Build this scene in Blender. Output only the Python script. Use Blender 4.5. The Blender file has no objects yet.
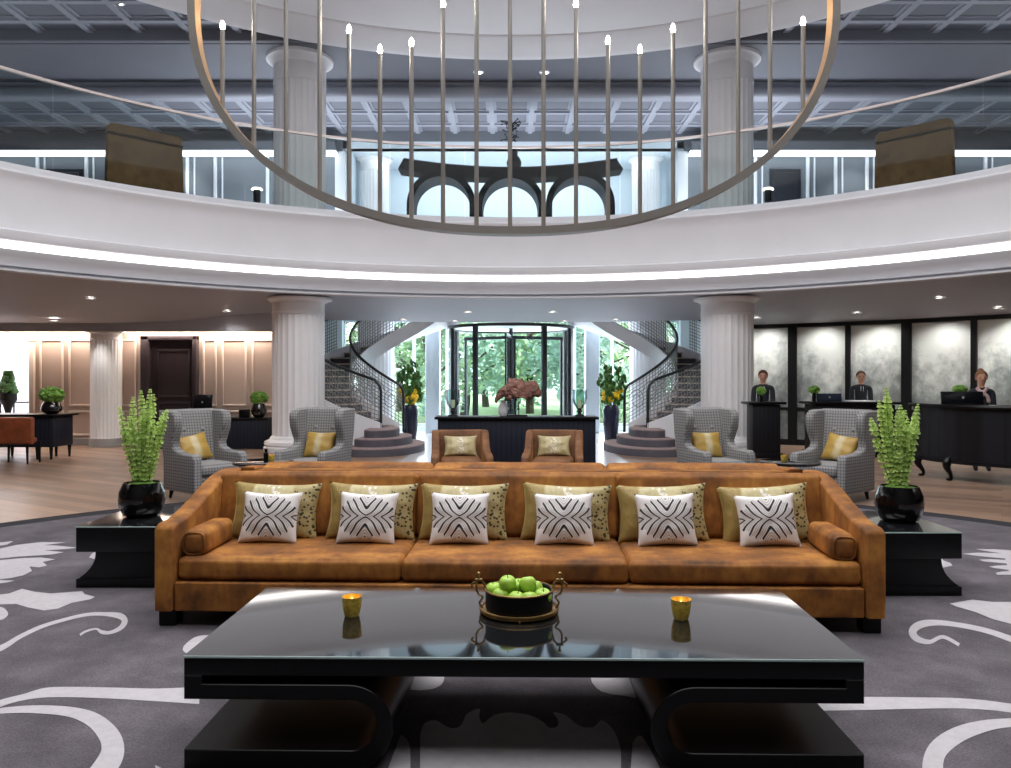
import bpy, bmesh, math, random
from mathutils import Vector, Matrix, noise
random.seed(7)
PI = math.pi
R_ = math.radians
C = bpy.context.scene.collection
# ---------------------------------------------------------------- survey of the room (metres)
EYE = 1.55; FPX = 790.0; VX = 508.0; VY = 380.0     # eye height, focal length and vanishing point of the photograph
CX, CY = 0.10, 7.2                                  # centre of the round atrium
def at(x, y, Y):      # a sight line followed to depth Y
    return Vector(((x-VX)*Y/FPX, Y, EYE-(y-VY)*Y/FPX))
def fl(x, y, z=0.0):  # a sight line followed down to height z
    Y = FPX*(EYE-z)/(y-VY)
    return Vector(((x-VX)*Y/FPX, Y, z))
def on_circle(x, R):  # far crossing of a sight line with the circle of radius R round the atrium centre
    d = (x-VX)/FPX
    a = d*d+1; b = -2*(d*CX+CY); c = CX*CX+CY*CY-R*R
    Y = (-b+math.sqrt(b*b-4*a*c))/(2*a)
    return d*Y, Y
def ceil_z(x, y):     # lower ceiling: shallow cone falling outwards
    return 3.48-0.18*(math.hypot(x-CX, y-CY)-10.1)
# ---------------------------------------------------------------- materials
def lin(c):
    if isinstance(c, str):
        c = [int(c[i:i+2], 16)/255 for i in (0, 2, 4)]
    return tuple((v/12.92 if v <= .04045 else ((v+.055)/1.055)**2.4) for v in c)+(1,)
class NT:
    def __init__(s, m): s.t = m.node_tree; s.n = s.t.nodes
    def add(s, kind, **kw):
        n = s.n.new(kind)
        for k, v in kw.items():
            if hasattr(n, k): setattr(n, k, v)
            else: n.inputs[k.replace('_', ' ')].default_value = v
        return n
    def link(s, a, b): s.t.links.new(a, b)
    def math(s, op, a, b=None, c=None):
        n = s.n.new('ShaderNodeMath'); n.operation = op
        for i, v in enumerate((a, b, c)):
            if v is None: continue
            if isinstance(v, (int, float)): n.inputs[i].default_value = v
            else: s.link(v, n.inputs[i])
        return n.outputs[0]
    def mix(s, f, a, b):
        n = s.n.new('ShaderNodeMix'); n.data_type = 'RGBA'
        for i, v in ((0, f), (6, a), (7, b)):
            if isinstance(v, (int, float, tuple)): n.inputs[i].default_value = v
            else: s.link(v, n.inputs[i])
        return n.outputs[2]
    def ramp(s, f, stops, interp='LINEAR'):
        n = s.n.new('ShaderNodeValToRGB'); e = n.color_ramp.elements; n.color_ramp.interpolation = interp
        while len(e) < len(stops): e.new(0.5)
        for k, (p, c) in enumerate(stops): e[k].position = p; e[k].color = c
        s.link(f, n.inputs[0]); return n.outputs[0]
    def coord(s, kind='Object', scale=(1, 1, 1), rot=(0, 0, 0)):
        tc = s.n.new('ShaderNodeTexCoord'); mp = s.n.new('ShaderNodeMapping')
        mp.inputs['Scale'].default_value = scale; mp.inputs['Rotation'].default_value = rot
        s.link(tc.outputs[kind], mp.inputs[0]); return mp.outputs[0]
    def noise(s, vec, scale, detail=3, rough=.5):
        n = s.n.new('ShaderNodeTexNoise'); n.inputs['Scale'].default_value = scale
        n.inputs['Detail'].default_value = detail; n.inputs['Roughness'].default_value = rough
        if vec is not None: s.link(vec, n.inputs[0])
        return n.outputs['Fac']
    def bump(s, h, strength=.2, dist=.01):
        b = s.n.new('ShaderNodeBump'); b.inputs['Strength'].default_value = strength; b.inputs['Distance'].default_value = dist
        s.link(h, b.inputs['Height']); s.link(b.outputs[0], s.bsdf.inputs['Normal'])
def mat(name, col, rough=.5, metal=0., spec=.5, sheen=0., coat=0., emit=None, es=0., var=0., vs=8., bump=0., bs=60., alpha=None, sub=0.):
    m = bpy.data.materials.new(name); m.use_nodes = True
    b = m.node_tree.nodes['Principled BSDF']; nt = NT(m); nt.bsdf = b
    c = lin(col)
    b.inputs['Base Color'].default_value = c; b.inputs['Roughness'].default_value = rough
    b.inputs['Metallic'].default_value = metal; b.inputs['Specular IOR Level'].default_value = spec
    if sheen:
        b.inputs['Sheen Weight'].default_value = sheen; b.inputs['Sheen Roughness'].default_value = .4
        b.inputs['Sheen Tint'].default_value = tuple(min(1, v*1.6+.1) for v in c[:3])+(1,)
    if coat: b.inputs['Coat Weight'].default_value = coat; b.inputs['Coat Roughness'].default_value = .03
    if emit: b.inputs['Emission Color'].default_value = lin(emit); b.inputs['Emission Strength'].default_value = es
    if var:
        f = nt.noise(nt.coord(), vs, 4)
        nt.link(nt.ramp(f, [(.3, tuple(v*(1-var) for v in c[:3])+(1,)), (.7, tuple(min(1, v*(1+var)) for v in c[:3])+(1,))]), b.inputs['Base Color'])
    if bump: nt.bump(nt.noise(nt.coord(), bs, 3), bump)
    return m, nt
M = {}
def mk(key, name, *a, **k): M[key], nt = mat(name, *a, **k); return nt
mk('white', 'white plaster', 'ebebf0', .6, var=.02, vs=1.5)
mk('disc', 'white ceiling paint', 'e6e4e6', .7, var=.02, vs=1)
mk('column', 'white column paint', 'eceaec', .55, var=.015, vs=3)
mk('greypaint', 'grey ceiling paint', '71737c', .55, var=.04, vs=1)
mk('soffit', 'pale grey soffit paint', 'adaeb8', .6, var=.03, vs=.6)
mk('ribpaint', 'light grey rib paint', '989ba5', .5, var=.03, vs=1)
mk('moulding', 'pale grey moulding paint', 'cfcfd5', .5, var=.02, vs=1)
mk('upwall', 'grey panelled wall paint', '757a81', .5, var=.04, vs=1)
mk('alcove', 'pale alcove paint', 'dfeaf2', .6, var=.02, vs=1)
mk('taupe', 'taupe wall fabric', 'b8a296', .7, var=.03, vs=2)
mk('cream', 'cream wall paint', 'd8c6b8', .6, var=.02, vs=2)
mk('doorwood', 'dark aubergine door wood', '3b3034', .4, var=.12, vs=4)
mk('skirt', 'grey stone skirting', '8b8787', .5, var=.05)
mk('black', 'black lacquer', '08080a', .32, spec=.22, var=.1, vs=3)
mk('blackmatt', 'black satin wood', '0b0b0e', .45, spec=.25, var=.15, vs=5)
mk('navy', 'blue black ribbed wood', '191c28', .45, var=.1, vs=5)
mk('tableglass', 'smoked table glass', '191a1c', .045, spec=.75, coat=.4, var=.02)
mk('steel', 'brushed champagne metal', '8a8580', .45, metal=.35, var=.05, vs=6)
mk('bronze', 'warm bronze inner face', 'b08a62', .35, metal=.5, var=.05)
mk('railcap', 'pale pink rail cap', 'cfc2bf', .35, metal=.3)
mk('gold', 'aged brass', 'a98a58', .35, metal=.9, var=.15, vs=30)
mk('goldcup', 'gold green candle glass', 'dcbc50', .25, metal=.25, var=.3, vs=60)
mk('suede', 'brown suede', '70583f', .95, spec=.1, var=.3, vs=6)
mk('suededark', 'dark brown suede band', '2b2318', .95, spec=.1, var=.2)
mk('leather', 'cognac leather', '85452a', .4, var=.3, vs=7)
mk('apple', 'green apple skin', 'a6cc4a', .35, var=.18, vs=14)
mk('stalk', 'brown stalk', '4a3520', .7)
mk('bell', 'bells of ireland green', 'dcf3a2', .6, spec=.25, var=.18, vs=20, sub=.1)
mk('stem', 'pale green stem', '86b045', .6, var=.1)
mk('moss', 'green moss', '5d7f2e', .9, var=.3, vs=40, bump=.8)
mk('leaf', 'mid green leaf', '7fae4c', .55, var=.25, vs=16)
mk('darkleaf', 'dark green leaf', '3f6b2c', .55, var=.3, vs=12)
mk('yellow', 'yellow petals', 'f0c81e', .55, var=.1)
mk('redpetal', 'red petals', 'c8482e', .55, var=.1)
mk('pot', 'black glazed pot', '0b0b0d', .12, coat=.6, var=.1, vs=10, bump=.25, bs=18)
mk('bluepot', 'midnight blue vase', '20243c', .25, coat=.4, var=.15)
mk('screen', 'black monitor', '0d0f14', .25)
mk('bluescreen', 'dark blue monitor back', '1b2436', .3)
mk('skin', 'skin', 'c9957c', .5, var=.04)
mk('hairb', 'brown hair', '4a2f20', .6, var=.2, vs=30)
mk('hairl', 'light brown hair', '8a6040', .6, var=.2, vs=30)
mk('suit', 'charcoal suit', '22252e', .8, var=.1)
mk('shirt', 'white shirt', 'e4e4e8', .7)
mk('tie', 'black tie', '101018', .5)
mk('scarf', 'pink grey scarf', 'b79a98', .7, var=.2, vs=40)
mk('eye', 'dark eye', '1a1210', .3)
mk('lip', 'lips', 'a35a50', .5)
mk('bark', 'tree bark', '4c4038', .9, var=.25, vs=9)
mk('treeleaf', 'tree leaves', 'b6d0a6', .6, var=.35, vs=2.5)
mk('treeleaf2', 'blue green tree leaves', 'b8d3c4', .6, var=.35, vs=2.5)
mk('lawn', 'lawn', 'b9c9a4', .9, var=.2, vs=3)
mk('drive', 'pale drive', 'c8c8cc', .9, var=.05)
mk('mullion', 'dark bronze mullion', '2a2c33', .4, var=.05)
mk('stone', 'pale stone floor', 'd5d0d4', .25, var=.04)
mk('tread', 'plum stair carpet', '9c8685', .9, var=.1, vs=20)
mk('riser', 'dark riser', '55525a', .7, var=.1)
mk('rail', 'dark iron handrail', '2e3136', .35, metal=.4)
mk('lattice', 'pale iron lattice', '868986', .5, metal=.3)
mk('boar', 'weathered brown bronze', '80594d', .6, metal=.1, var=.45, vs=14, bump=1., bs=25)
mk('litwax', 'glowing amber wax', 'e8b070', .6, emit='ffb060', es=.7)
mk('flame', 'candle flame', 'ffffff', .5, emit='ffc880', es=20)
mk('candle', 'ivory candle', 'efe3c2', .6)
mk('iron', 'dark iron', '1c1d20', .45, metal=.5, var=.1)
mk('arcade', 'dark green bronze', '0e1319', .6, spec=.15, var=.15)
mk('lamp', 'glowing lamp', 'ffffff', .5, emit='fff6e6', es=14)
mk('bulb', 'glowing bulb', 'ffffff', .5, emit='fff4e2', es=45)
mk('coveL', 'warm white cove light', 'ffffff', .5, emit='fff8ee', es=4)
mk('coveW', 'warm wall cove light', 'ffffff', .5, emit='ffe9cc', es=9)
mk('coveU', 'cool upper cove light', 'ffffff', .5, emit='eef6ff', es=2.5)
mk('brightroom', 'white room paint', 'f2f3f8', .7, var=.01)
mk('rear', 'dark rear wall', '4a4644', .8, var=.05)
mk('mark', 'pale carpet motif', 'c4bfc3', .95, var=.06, vs=30, bump=.6, bs=220)
# glass: straight-through with a fresnel reflection
def glass(key, name, tint, refl=1.0):
    m = bpy.data.materials.new(name); m.use_nodes = True; nt = NT(m); t = nt.n
    t.remove(t['Principled BSDF'])
    tr = nt.add('ShaderNodeBsdfTransparent'); tr.inputs[0].default_value = lin(tint)
    gl = nt.add('ShaderNodeBsdfGlossy'); gl.inputs['Roughness'].default_value = .02
    lw = nt.add('ShaderNodeFresnel'); lw.inputs[0].default_value = 1.45
    mx = nt.add('ShaderNodeMixShader')
    nt.link(nt.math('MULTIPLY', lw.outputs[0], refl), mx.inputs[0]); nt.link(tr.outputs[0], mx.inputs[1]); nt.link(gl.outputs[0], mx.inputs[2])
    nt.link(mx.outputs[0], t['Material Output'].inputs[0]); M[key] = m
def translucent(key):
    m = M[key]; nt = NT(m); b = nt.n['Principled BSDF']
    tr = nt.add('ShaderNodeBsdfTranslucent'); mx = nt.add('ShaderNodeMixShader'); mx.inputs[0].default_value = .4
    src = b.inputs['Base Color'].links[0].from_socket; nt.link(src, tr.inputs[0])
    nt.link(b.outputs[0], mx.inputs[1]); nt.link(tr.outputs[0], mx.inputs[2]); nt.link(mx.outputs[0], nt.n['Material Output'].inputs[0])
translucent('bell'); translucent('leaf')
glass('glass', 'balustrade glass', 'e2ebea', .16)
glass('paneglass', 'clear window glass', 'f2f8f6', .35)
glass('hurricane', 'hurricane glass', 'd6e6e4', .8)
# velvet with brushed nap patches
def velvet(key, name, dark, mid, light):
    m, nt = mat(name, mid, .75, sheen=.45); b = nt.bsdf
    v = nt.coord('Object', (1, 1.6, 1))
    f = nt.math('ADD', nt.math('MULTIPLY', nt.noise(v, 3.4, 4, .55), .8), nt.math('MULTIPLY', nt.noise(nt.coord('Object', (2, 1, 1)), 14, 3, .5), .2))
    nt.link(nt.ramp(f, [(.36, lin(dark)), (.5, lin(mid)), (.66, lin(light))]), b.inputs['Base Color'])
    b.inputs['Sheen Tint'].default_value = lin('d9934a'); b.inputs['Sheen Roughness'].default_value = .35
    nt.bump(nt.noise(nt.coord(), 9, 3), .18, .02); M[key] = m
velvet('velvet', 'amber velvet', '5c360f', '8d551b', 'b87c33')
velvet('velvet2', 'chestnut velvet', '55361f', '714a2e', '89603f')
# grey woven check
def tweed():
    m, nt = mat('grey check tweed', '8b8b8b', .9, sheen=.2); b = nt.bsdf
    tc = nt.n.new('ShaderNodeTexCoord'); sp = nt.n.new('ShaderNodeSeparateXYZ'); nt.link(tc.outputs['Object'], sp.inputs[0])
    def lines(o, fr):
        return nt.math('GREATER_THAN', nt.math('FRACT', nt.math('MULTIPLY', o, fr)), .6)
    xy = nt.math('ADD', sp.outputs[0], nt.math('MULTIPLY', sp.outputs[1], .83))
    g = nt.math('MULTIPLY', nt.math('ADD', lines(xy, 26), lines(sp.outputs[2], 26)), .5)
    g = nt.math('ADD', nt.math('MULTIPLY', g, .8), nt.math('MULTIPLY', nt.noise(nt.coord(), 45, 3), .3))
    nt.link(nt.ramp(g, [(.1, lin('949290')), (.5, lin('7d7b7c')), (1, lin('58575a'))]), b.inputs['Base Color'])
    M['tweed'] = m
tweed()
# wood planks
def planks():
    m, nt = mat('brown oak planks', '8a6a56', .34); b = nt.bsdf
    v = nt.coord('Object', (1, 1, 1), (0, 0, R_(32)))
    br = nt.add('ShaderNodeTexBrick'); nt.link(v, br.inputs[0])
    br.inputs['Scale'].default_value = 1; br.inputs['Brick Width'].default_value = 2.2; br.inputs['Row Height'].default_value = .2
    br.inputs['Mortar Size'].default_value = .004; br.inputs['Color1'].default_value = lin('5c4034'); br.inputs['Color2'].default_value = lin('a07e66'); br.inputs['Mortar'].default_value = lin('3a2a22')
    br.inputs['Bias'].default_value = 0
    g = nt.noise(nt.coord('Object', (1.2, 14, 1), (0, 0, R_(32))), 1.6, 5, .6)
    nt.link(nt.mix(nt.math('MULTIPLY', g, .55), br.outputs[0], lin('b39a86')), b.inputs['Base Color']); M['planks'] = m
planks()
def carpet():
    m, nt = mat('charcoal plum carpet', '5e585e', .98, sheen=.15); b = nt.bsdf
    f = nt.math('ADD', nt.math('MULTIPLY', nt.noise(nt.coord(), 2.3, 5, .65), .6), nt.math('MULTIPLY', nt.noise(nt.coord(), 90, 2), .4))
    nt.link(nt.ramp(f, [(.35, lin('4b464c')), (.52, lin('645e64')), (.66, lin('7d767d'))]), b.inputs['Base Color'])
    nt.bump(nt.noise(nt.coord(), 260, 2), .6, .01); M['carpet'] = m
    m, nt = mat('dark carpet border', '26262b', .95, var=.15, vs=40); M['border'] = m
carpet()
# black wavy lines on white linen
def zebra():
    m, nt = mat('white linen with black wave embroidery', 'e9e4e2', .85); b = nt.bsdf
    tc = nt.n.new('ShaderNodeTexCoord'); sp = nt.n.new('ShaderNodeSeparateXYZ'); nt.link(tc.outputs['UV'], sp.inputs[0])
    x = nt.math('SUBTRACT', nt.math('MULTIPLY', sp.outputs[0], 2), 1); y = nt.math('SUBTRACT', nt.math('MULTIPLY', sp.outputs[1], 2), 1)
    ax = nt.math('SQRT', nt.math('ADD', nt.math('MULTIPLY', x, x), .0025)); ay = nt.math('ABSOLUTE', y)
    w = nt.math('MULTIPLY', nt.math('SINE', nt.math('MULTIPLY', nt.math('MINIMUM', nt.math('DIVIDE', ay, .8), 1), PI/2)), .52)
    w = nt.math('ADD', w, nt.math('MULTIPLY', nt.math('SINE', nt.math('MULTIPLY', ay, 9.5)), .035))
    g = nt.math('SUBTRACT', ax, w)
    fr = nt.math('FRACT', nt.math('ADD', nt.math('MULTIPLY', g, 3.9), .5))
    thick = nt.math('LESS_THAN', nt.math('ABSOLUTE', nt.math('SUBTRACT', fr, .5)), .115)
    fr2 = nt.math('FRACT', nt.math('MULTIPLY', g, 15.6))
    thin = nt.math('MULTIPLY', nt.math('LESS_THAN', nt.math('ABSOLUTE', nt.math('SUBTRACT', fr2, .5)), .24), .42)
    ln = nt.math('MAXIMUM', thick, thin)
    el = nt.math('ADD', nt.math('POWER', nt.math('DIVIDE', x, .9), 2), nt.math('POWER', nt.math('DIVIDE', y, .8), 2))
    el = nt.math('ADD', el, nt.math('MULTIPLY', nt.math('SINE', nt.math('MULTIPLY', g, 21)), .13))
    mask = nt.math('LESS_THAN', el, 1)
    nt.link(nt.mix(nt.math('MULTIPLY', ln, mask), lin('e6e0de'), lin('1c1c20')), b.inputs['Base Color']); M['zebra'] = m
zebra()
def goldpillow(key, name, dots=True, base=('a0884c', 'c6b98c', 'b3a270')):
    m, nt = mat(name, 'c0a86a', .55, sheen=.3); b = nt.bsdf
    tc = nt.n.new('ShaderNodeTexCoord'); sp = nt.n.new('ShaderNodeSeparateXYZ'); nt.link(tc.outputs['UV'], sp.inputs[0])
    x, y = sp.outputs[0], sp.outputs[1]
    n = nt.noise(nt.coord('UV', (4, 3, 1)), 3, 3)
    col = nt.ramp(nt.math('ADD', x, nt.math('MULTIPLY', nt.math('SUBTRACT', n, .5), .06)), [(0, lin(base[0])), (.24, lin(base[0])), (.27, lin(base[1])), (.68, lin(base[1])), (.72, lin(base[2])), (1, lin(base[2]))])
    if dots:
        vo = nt.add('ShaderNodeTexVoronoi'); nt.link(nt.coord('UV', (1.5, 1, 1)), vo.inputs[0]); vo.inputs['Scale'].default_value = 17
        d = nt.math('MULTIPLY', nt.math('LESS_THAN', vo.outputs['Distance'], .36), nt.math('GREATER_THAN', x, .72))
        col = nt.mix(d, col, lin('3f3620'))
    # pale embroidered sprig down the middle
    vo2 = nt.add('ShaderNodeTexVoronoi'); nt.link(nt.coord('UV', (1.4, 1, 1)), vo2.inputs[0]); vo2.inputs['Scale'].default_value = 16
    band = nt.math('LESS_THAN', nt.math('ABSOLUTE', nt.math('SUBTRACT', x, .5)), .1)
    sp_ = nt.math('MULTIPLY', nt.math('MULTIPLY', nt.math('LESS_THAN', vo2.outputs['Distance'], .42), band), nt.math('GREATER_THAN', y, .12))
    col = nt.mix(nt.math('MULTIPLY', sp_, .85), col, lin('ebe6df'))
    nt.link(col, b.inputs['Base Color'])
    nt.bump(nt.noise(nt.coord('UV', (8, 2, 1)), 4, 3), .35, .02); M[key] = m
goldpillow('goldpillow', 'gold silk with dotted end band')
goldpillow('creampillow', 'cream silk with sprig', False, ('b0a076', 'beb088', 'b0a076'))
def stripepillow():
    m, nt = mat('mustard silk with pale centre', 'c9a548', .5, sheen=.3); b = nt.bsdf
    tc = nt.n.new('ShaderNodeTexCoord'); sp = nt.n.new('ShaderNodeSeparateXYZ'); nt.link(tc.outputs['UV'], sp.inputs[0])
    n = nt.noise(nt.coord('UV', (9, 2, 1)), 4, 3)
    nt.link(nt.ramp(nt.math('ADD', sp.outputs[0], nt.math('MULTIPLY', nt.math('SUBTRACT', n, .5), .12)), [(0, lin('a98438')), (.36, lin('b08f44')), (.46, lin('c4b48e')), (.56, lin('c4b48e')), (.66, lin('b08f44')), (1, lin('a98438'))]), b.inputs['Base Color'])
    M['stripepillow'] = m
stripepillow()
# misty woodland mural in greys
def mural():
    m, nt = mat('misty grey woodland mural', 'd0d2d0', .35); b = nt.bsdf
    tc = nt.n.new('ShaderNodeTexCoord'); sp = nt.n.new('ShaderNodeSeparateXYZ'); nt.link(tc.outputs['Object'], sp.inputs[0])
    z = sp.outputs[2]
    n = nt.noise(nt.coord('Object', (1, 1, .55)), 1.1, 6, .62); n2 = nt.noise(nt.coord('Object', (1, 1, .8)), 5.5, 5, .7)
    f = nt.math('ADD', nt.math('MULTIPLY', n, 1.3), nt.math('MULTIPLY', n2, .9))
    f = nt.math('SUBTRACT', f, nt.math('MULTIPLY', nt.math('SUBTRACT', nt.math('MAXIMUM', z, 1.05), 1.4), .42))
    nt.link(nt.ramp(f, [(.78, lin('d9dbd6')), (.98, lin('a9adab')), (1.0, lin('8a8e8d'))]), b.inputs['Base Color'])
    r = nt.ramp(nt.math('MULTIPLY', f, .55), [(.42, lin('dcded9')), (.56, lin('b4b8b5')), (.66, lin('8b908f')), (.82, lin('626668'))])
    nt.link(r, b.inputs['Base Color']); M['mural'] = m
mural()
def ribbed(key, name, c1, c2, fr):
    m, nt = mat(name, c1, .5, spec=.25); b = nt.bsdf
    tc = nt.n.new('ShaderNodeTexCoord'); sp = nt.n.new('ShaderNodeSeparateXYZ'); nt.link(tc.outputs['Object'], sp.inputs[0])
    g = nt.math('FRACT', nt.math('MULTIPLY', nt.math('ADD', sp.outputs[0], nt.math('MULTIPLY', sp.outputs[1], .6)), fr))
    nt.link(nt.ramp(g, [(0, lin(c2)), (.15, lin(c1)), (.85, lin(c1)), (1, lin(c2))]), b.inputs['Base Color']); M[key] = m
ribbed('ribblack', 'black ribbed veneer', '15151a', '08080a', 12)
ribbed('ribnavy', 'blue black ribbed veneer', '1b1f2c', '0d0f16', 12)
# ---------------------------------------------------------------- mesh building
class MB:
    def __init__(s): s.bm = bmesh.new(); s.uv = None
    def _add(s, fn, m):
        t = bmesh.new(); fn(t)
        me = bpy.data.meshes.new('t'); 
        for f in t.faces: f.material_index = m
        t.to_mesh(me); t.free(); s.bm.from_mesh(me); bpy.data.meshes.remove(me); return s
    def box(s, c, sz, bev=0., seg=2, rz=0., m=0, rx=0., ry=0.):
        def fn(t):
            bmesh.ops.create_cube(t, size=1)
            bmesh.ops.scale(t, vec=sz, verts=t.verts)
            if bev: bmesh.ops.bevel(t, geom=t.edges[:], offset=bev, segments=seg, affect='EDGES', profile=.5)
            mt = Matrix.Translation(c) @ Matrix.Rotation(rz, 4, 'Z') @ Matrix.Rotation(ry, 4, 'Y') @ Matrix.Rotation(rx, 4, 'X')
            bmesh.ops.transform(t, matrix=mt, verts=t.verts)
        return s._add(fn, m)
    def rbox(s, c, sz, r=.05, puff=(0, 0, 0), mt=None, m=0, k=4, wob=0.):
        """soft rounded box; puff bulges the faces along x, y, z"""
        h = [v/2 for v in sz]; r = min(r, *[v*.98 for v in h])
        def axis(hh):
            a = []
            for i in range(k+1): a.append(-hh+r*(1-math.cos(i/k*PI/2)) if False else -hh+r*i/k)
            n = max(2, int((hh-r)*2/.12))
            mid = [-hh+r+(2*(hh-r))*i/n for i in range(1, n)]
            return a+mid+[-v for v in reversed(a)]
        ax = [axis(v) for v in h]
        def warp(p):
            q = Vector([max(-(h[i]-r), min(h[i]-r, p[i])) for i in range(3)])
            d = p-q
            if d.length > 1e-9: d = d.normalized()*r
            o = q+d
            u = [p[i]/h[i] for i in range(3)]
            for i in range(3):
                if puff[i]:
                    j, l = (i+1) % 3, (i+2) % 3
                    o[i] += u[i]*puff[i]*max(0, 1-u[j]**2)**.6*max(0, 1-u[l]**2)**.6
            if wob: o += Vector((noise.noise(o*7), noise.noise(o*7+Vector((9, 3, 1))), noise.noise(o*7+Vector((2, 8, 5)))))*wob
            return o
        def fn(t):
            for i in range(3):
                j, l = (i+1) % 3, (i+2) % 3
                for sgn in (-1, 1):
                    g = []
                    for a in ax[j]:
                        row = []
                        for b in ax[l]:
                            p = Vector((0, 0, 0)); p[i] = sgn*h[i]; p[j] = a; p[l] = b
                            row.append(t.verts.new(warp(p)))
                        g.append(row)
                    for a in range(len(ax[j])-1):
                        for b in range(len(ax[l])-1):
                            q = [g[a][b], g[a+1][b], g[a+1][b+1], g[a][b+1]]
                            t.faces.new(q if sgn > 0 else q[::-1])
            bmesh.ops.remove_doubles(t, verts=t.verts, dist=1e-5)
            M4 = Matrix.Translation(c) @ (mt if mt is not None else Matrix.Identity(4))
            bmesh.ops.transform(t, matrix=M4, verts=t.verts)
        return s._add(fn, m)
    def cyl(s, p0, p1, r0, r1=None, n=16, m=0): return s.tube([p0, p1], [r0, r0 if r1 is None else r1], n, m)
    def tube(s, pts, r, n=8, m=0, closed=False, flat=1.):
        pts = [Vector(p) for p in pts]
        rs = r if isinstance(r, (list, tuple)) else [r]*len(pts)
        def fn(t):
            rings = []; N = len(pts); up = None
            for i, p in enumerate(pts):
                if closed: d = pts[(i+1) % N]-pts[i-1]
                else: d = pts[min(i+1, N-1)]-pts[max(i-1, 0)]
                d.normalize()
                if up is None:
                    up = Vector((0, 0, 1)) if abs(d.z) < .9 else Vector((1, 0, 0))
                a = d.cross(up)
                if a.length < 1e-6: a = d.orthogonal()
                a.normalize(); b = a.cross(d).normalized(); up = b
                rings.append([t.verts.new(p+(a*math.cos(k*2*PI/n+PI/4)+b*math.sin(k*2*PI/n+PI/4)*flat)*rs[i]) for k in range(n)])
            for i in range(N if closed else N-1):
                A, B = rings[i], rings[(i+1) % N]
                for k in range(n): t.faces.new((A[k], A[(k+1) % n], B[(k+1) % n], B[k]))
            if not closed:
                t.faces.new(rings[0][::-1]); t.faces.new(rings[-1])
        return s._add(fn, m)
    def lathe(s, prof, n=32, c=(0, 0, 0), a0=0., a1=2*PI, m=0, mod=None, cap=False):
        full = abs(a1-a0-2*PI) < 1e-6
        def fn(t):
            rows = []
            for j in range(n if full else n+1):
                a = a0+(a1-a0)*j/n
                k = mod(a) if mod else 1
                rows.append([t.verts.new((c[0]+r*k*math.cos(a), c[1]+r*k*math.sin(a), c[2]+z)) for r, z in prof])
            for j in range(n):
                A, B = rows[j], rows[(j+1) % len(rows)]
                for i in range(len(prof)-1): t.faces.new((A[i], B[i], B[i+1], A[i+1]))
            bmesh.ops.remove_doubles(t, verts=t.verts, dist=1e-6)
            for f in [f for f in t.faces if f.calc_area() < 1e-12]: t.faces.remove(f)
        return s._add(fn, m)
    def prism(s, poly, lo, hi, axis='Y', bev=0., seg=2, m=0, mt=None):
        """polygon extruded along an axis; poly is (x,z) for Y, (y,z) for X, (x,y) for Z"""
        def P(a, b, t): return {'Y': (a, t, b), 'X': (t, a, b), 'Z': (a, b, t)}[axis]
        def fn(t):
            A = [t.verts.new(P(a, b, lo)) for a, b in poly]; B = [t.verts.new(P(a, b, hi)) for a, b in poly]
            fa = t.faces.new(A); fb = t.faces.new(B[::-1]); n = len(poly)
            for i in range(n): t.faces.new((A[i], B[i], B[(i+1) % n], A[(i+1) % n]))
            bmesh.ops.recalc_face_normals(t, faces=t.faces[:])
            if bev:
                ed = [e for e in t.edges if (e.verts[0] in A) == (e.verts[1] in A)]
                bmesh.ops.bevel(t, geom=ed, offset=bev, segments=seg, affect='EDGES', profile=.5, clamp_overlap=True)
            if mt is not None: bmesh.ops.transform(t, matrix=mt, verts=t.verts)
        return s._add(fn, m)
    def ball(s, c, r, nu=16, nv=10, m=0, mt=None, wob=0., ws=4.):
        r = (r, r, r) if isinstance(r, (int, float)) else r
        def fn(t):
            bmesh.ops.create_uvsphere(t, u_segments=nu, v_segments=nv, radius=1)
            for v in t.verts:
                k = 1+wob*noise.noise(v.co*ws+Vector(c)*3.1) if wob else 1
                v.co = Vector((v.co.x*r[0], v.co.y*r[1], v.co.z*r[2]))*k
            bmesh.ops.transform(t, matrix=Matrix.Translation(c) @ (mt if mt is not None else Matrix.Identity(4)), verts=t.verts)
        return s._add(fn, m)
    def poly(s, pts, m=0):
        def fn(t):
            f = t.faces.new([t.verts.new(p) for p in pts])
            if len(pts) > 4: bmesh.ops.triangulate(t, faces=[f], ngon_method='EAR_CLIP')
        return s._add(fn, m)
    def surf(s, f, nu, nv, m=0, closeu=False):
        def fn(t):
            g = [[t.verts.new(f(i/nu, j/nv)) for j in range(nv+1)] for i in range(nu if closeu else nu+1)]
            for i in range(nu):
                A, B = g[i], g[(i+1) % len(g)]
                for j in range(nv): t.faces.new((A[j], B[j], B[j+1], A[j+1]))
        return s._add(fn, m)
    def strip(s, pts, w, z, m=0):
        """flat ribbon on the floor along pts with widths w"""
        L = []; Rr = []
        for i, p in enumerate(pts):
            d = (Vector(pts[min(i+1, len(pts)-1)])-Vector(pts[max(i-1, 0)])); d.normalize()
            nrm = Vector((-d.y, d.x)); q = Vector(p)
            L.append(q+nrm*w[i]/2); Rr.append(q-nrm*w[i]/2)
        for i in range(len(pts)-1):
            s.poly([(L[i].x, L[i].y, z), (Rr[i].x, Rr[i].y, z), (Rr[i+1].x, Rr[i+1].y, z), (L[i+1].x, L[i+1].y, z)], m)
        return s
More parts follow.
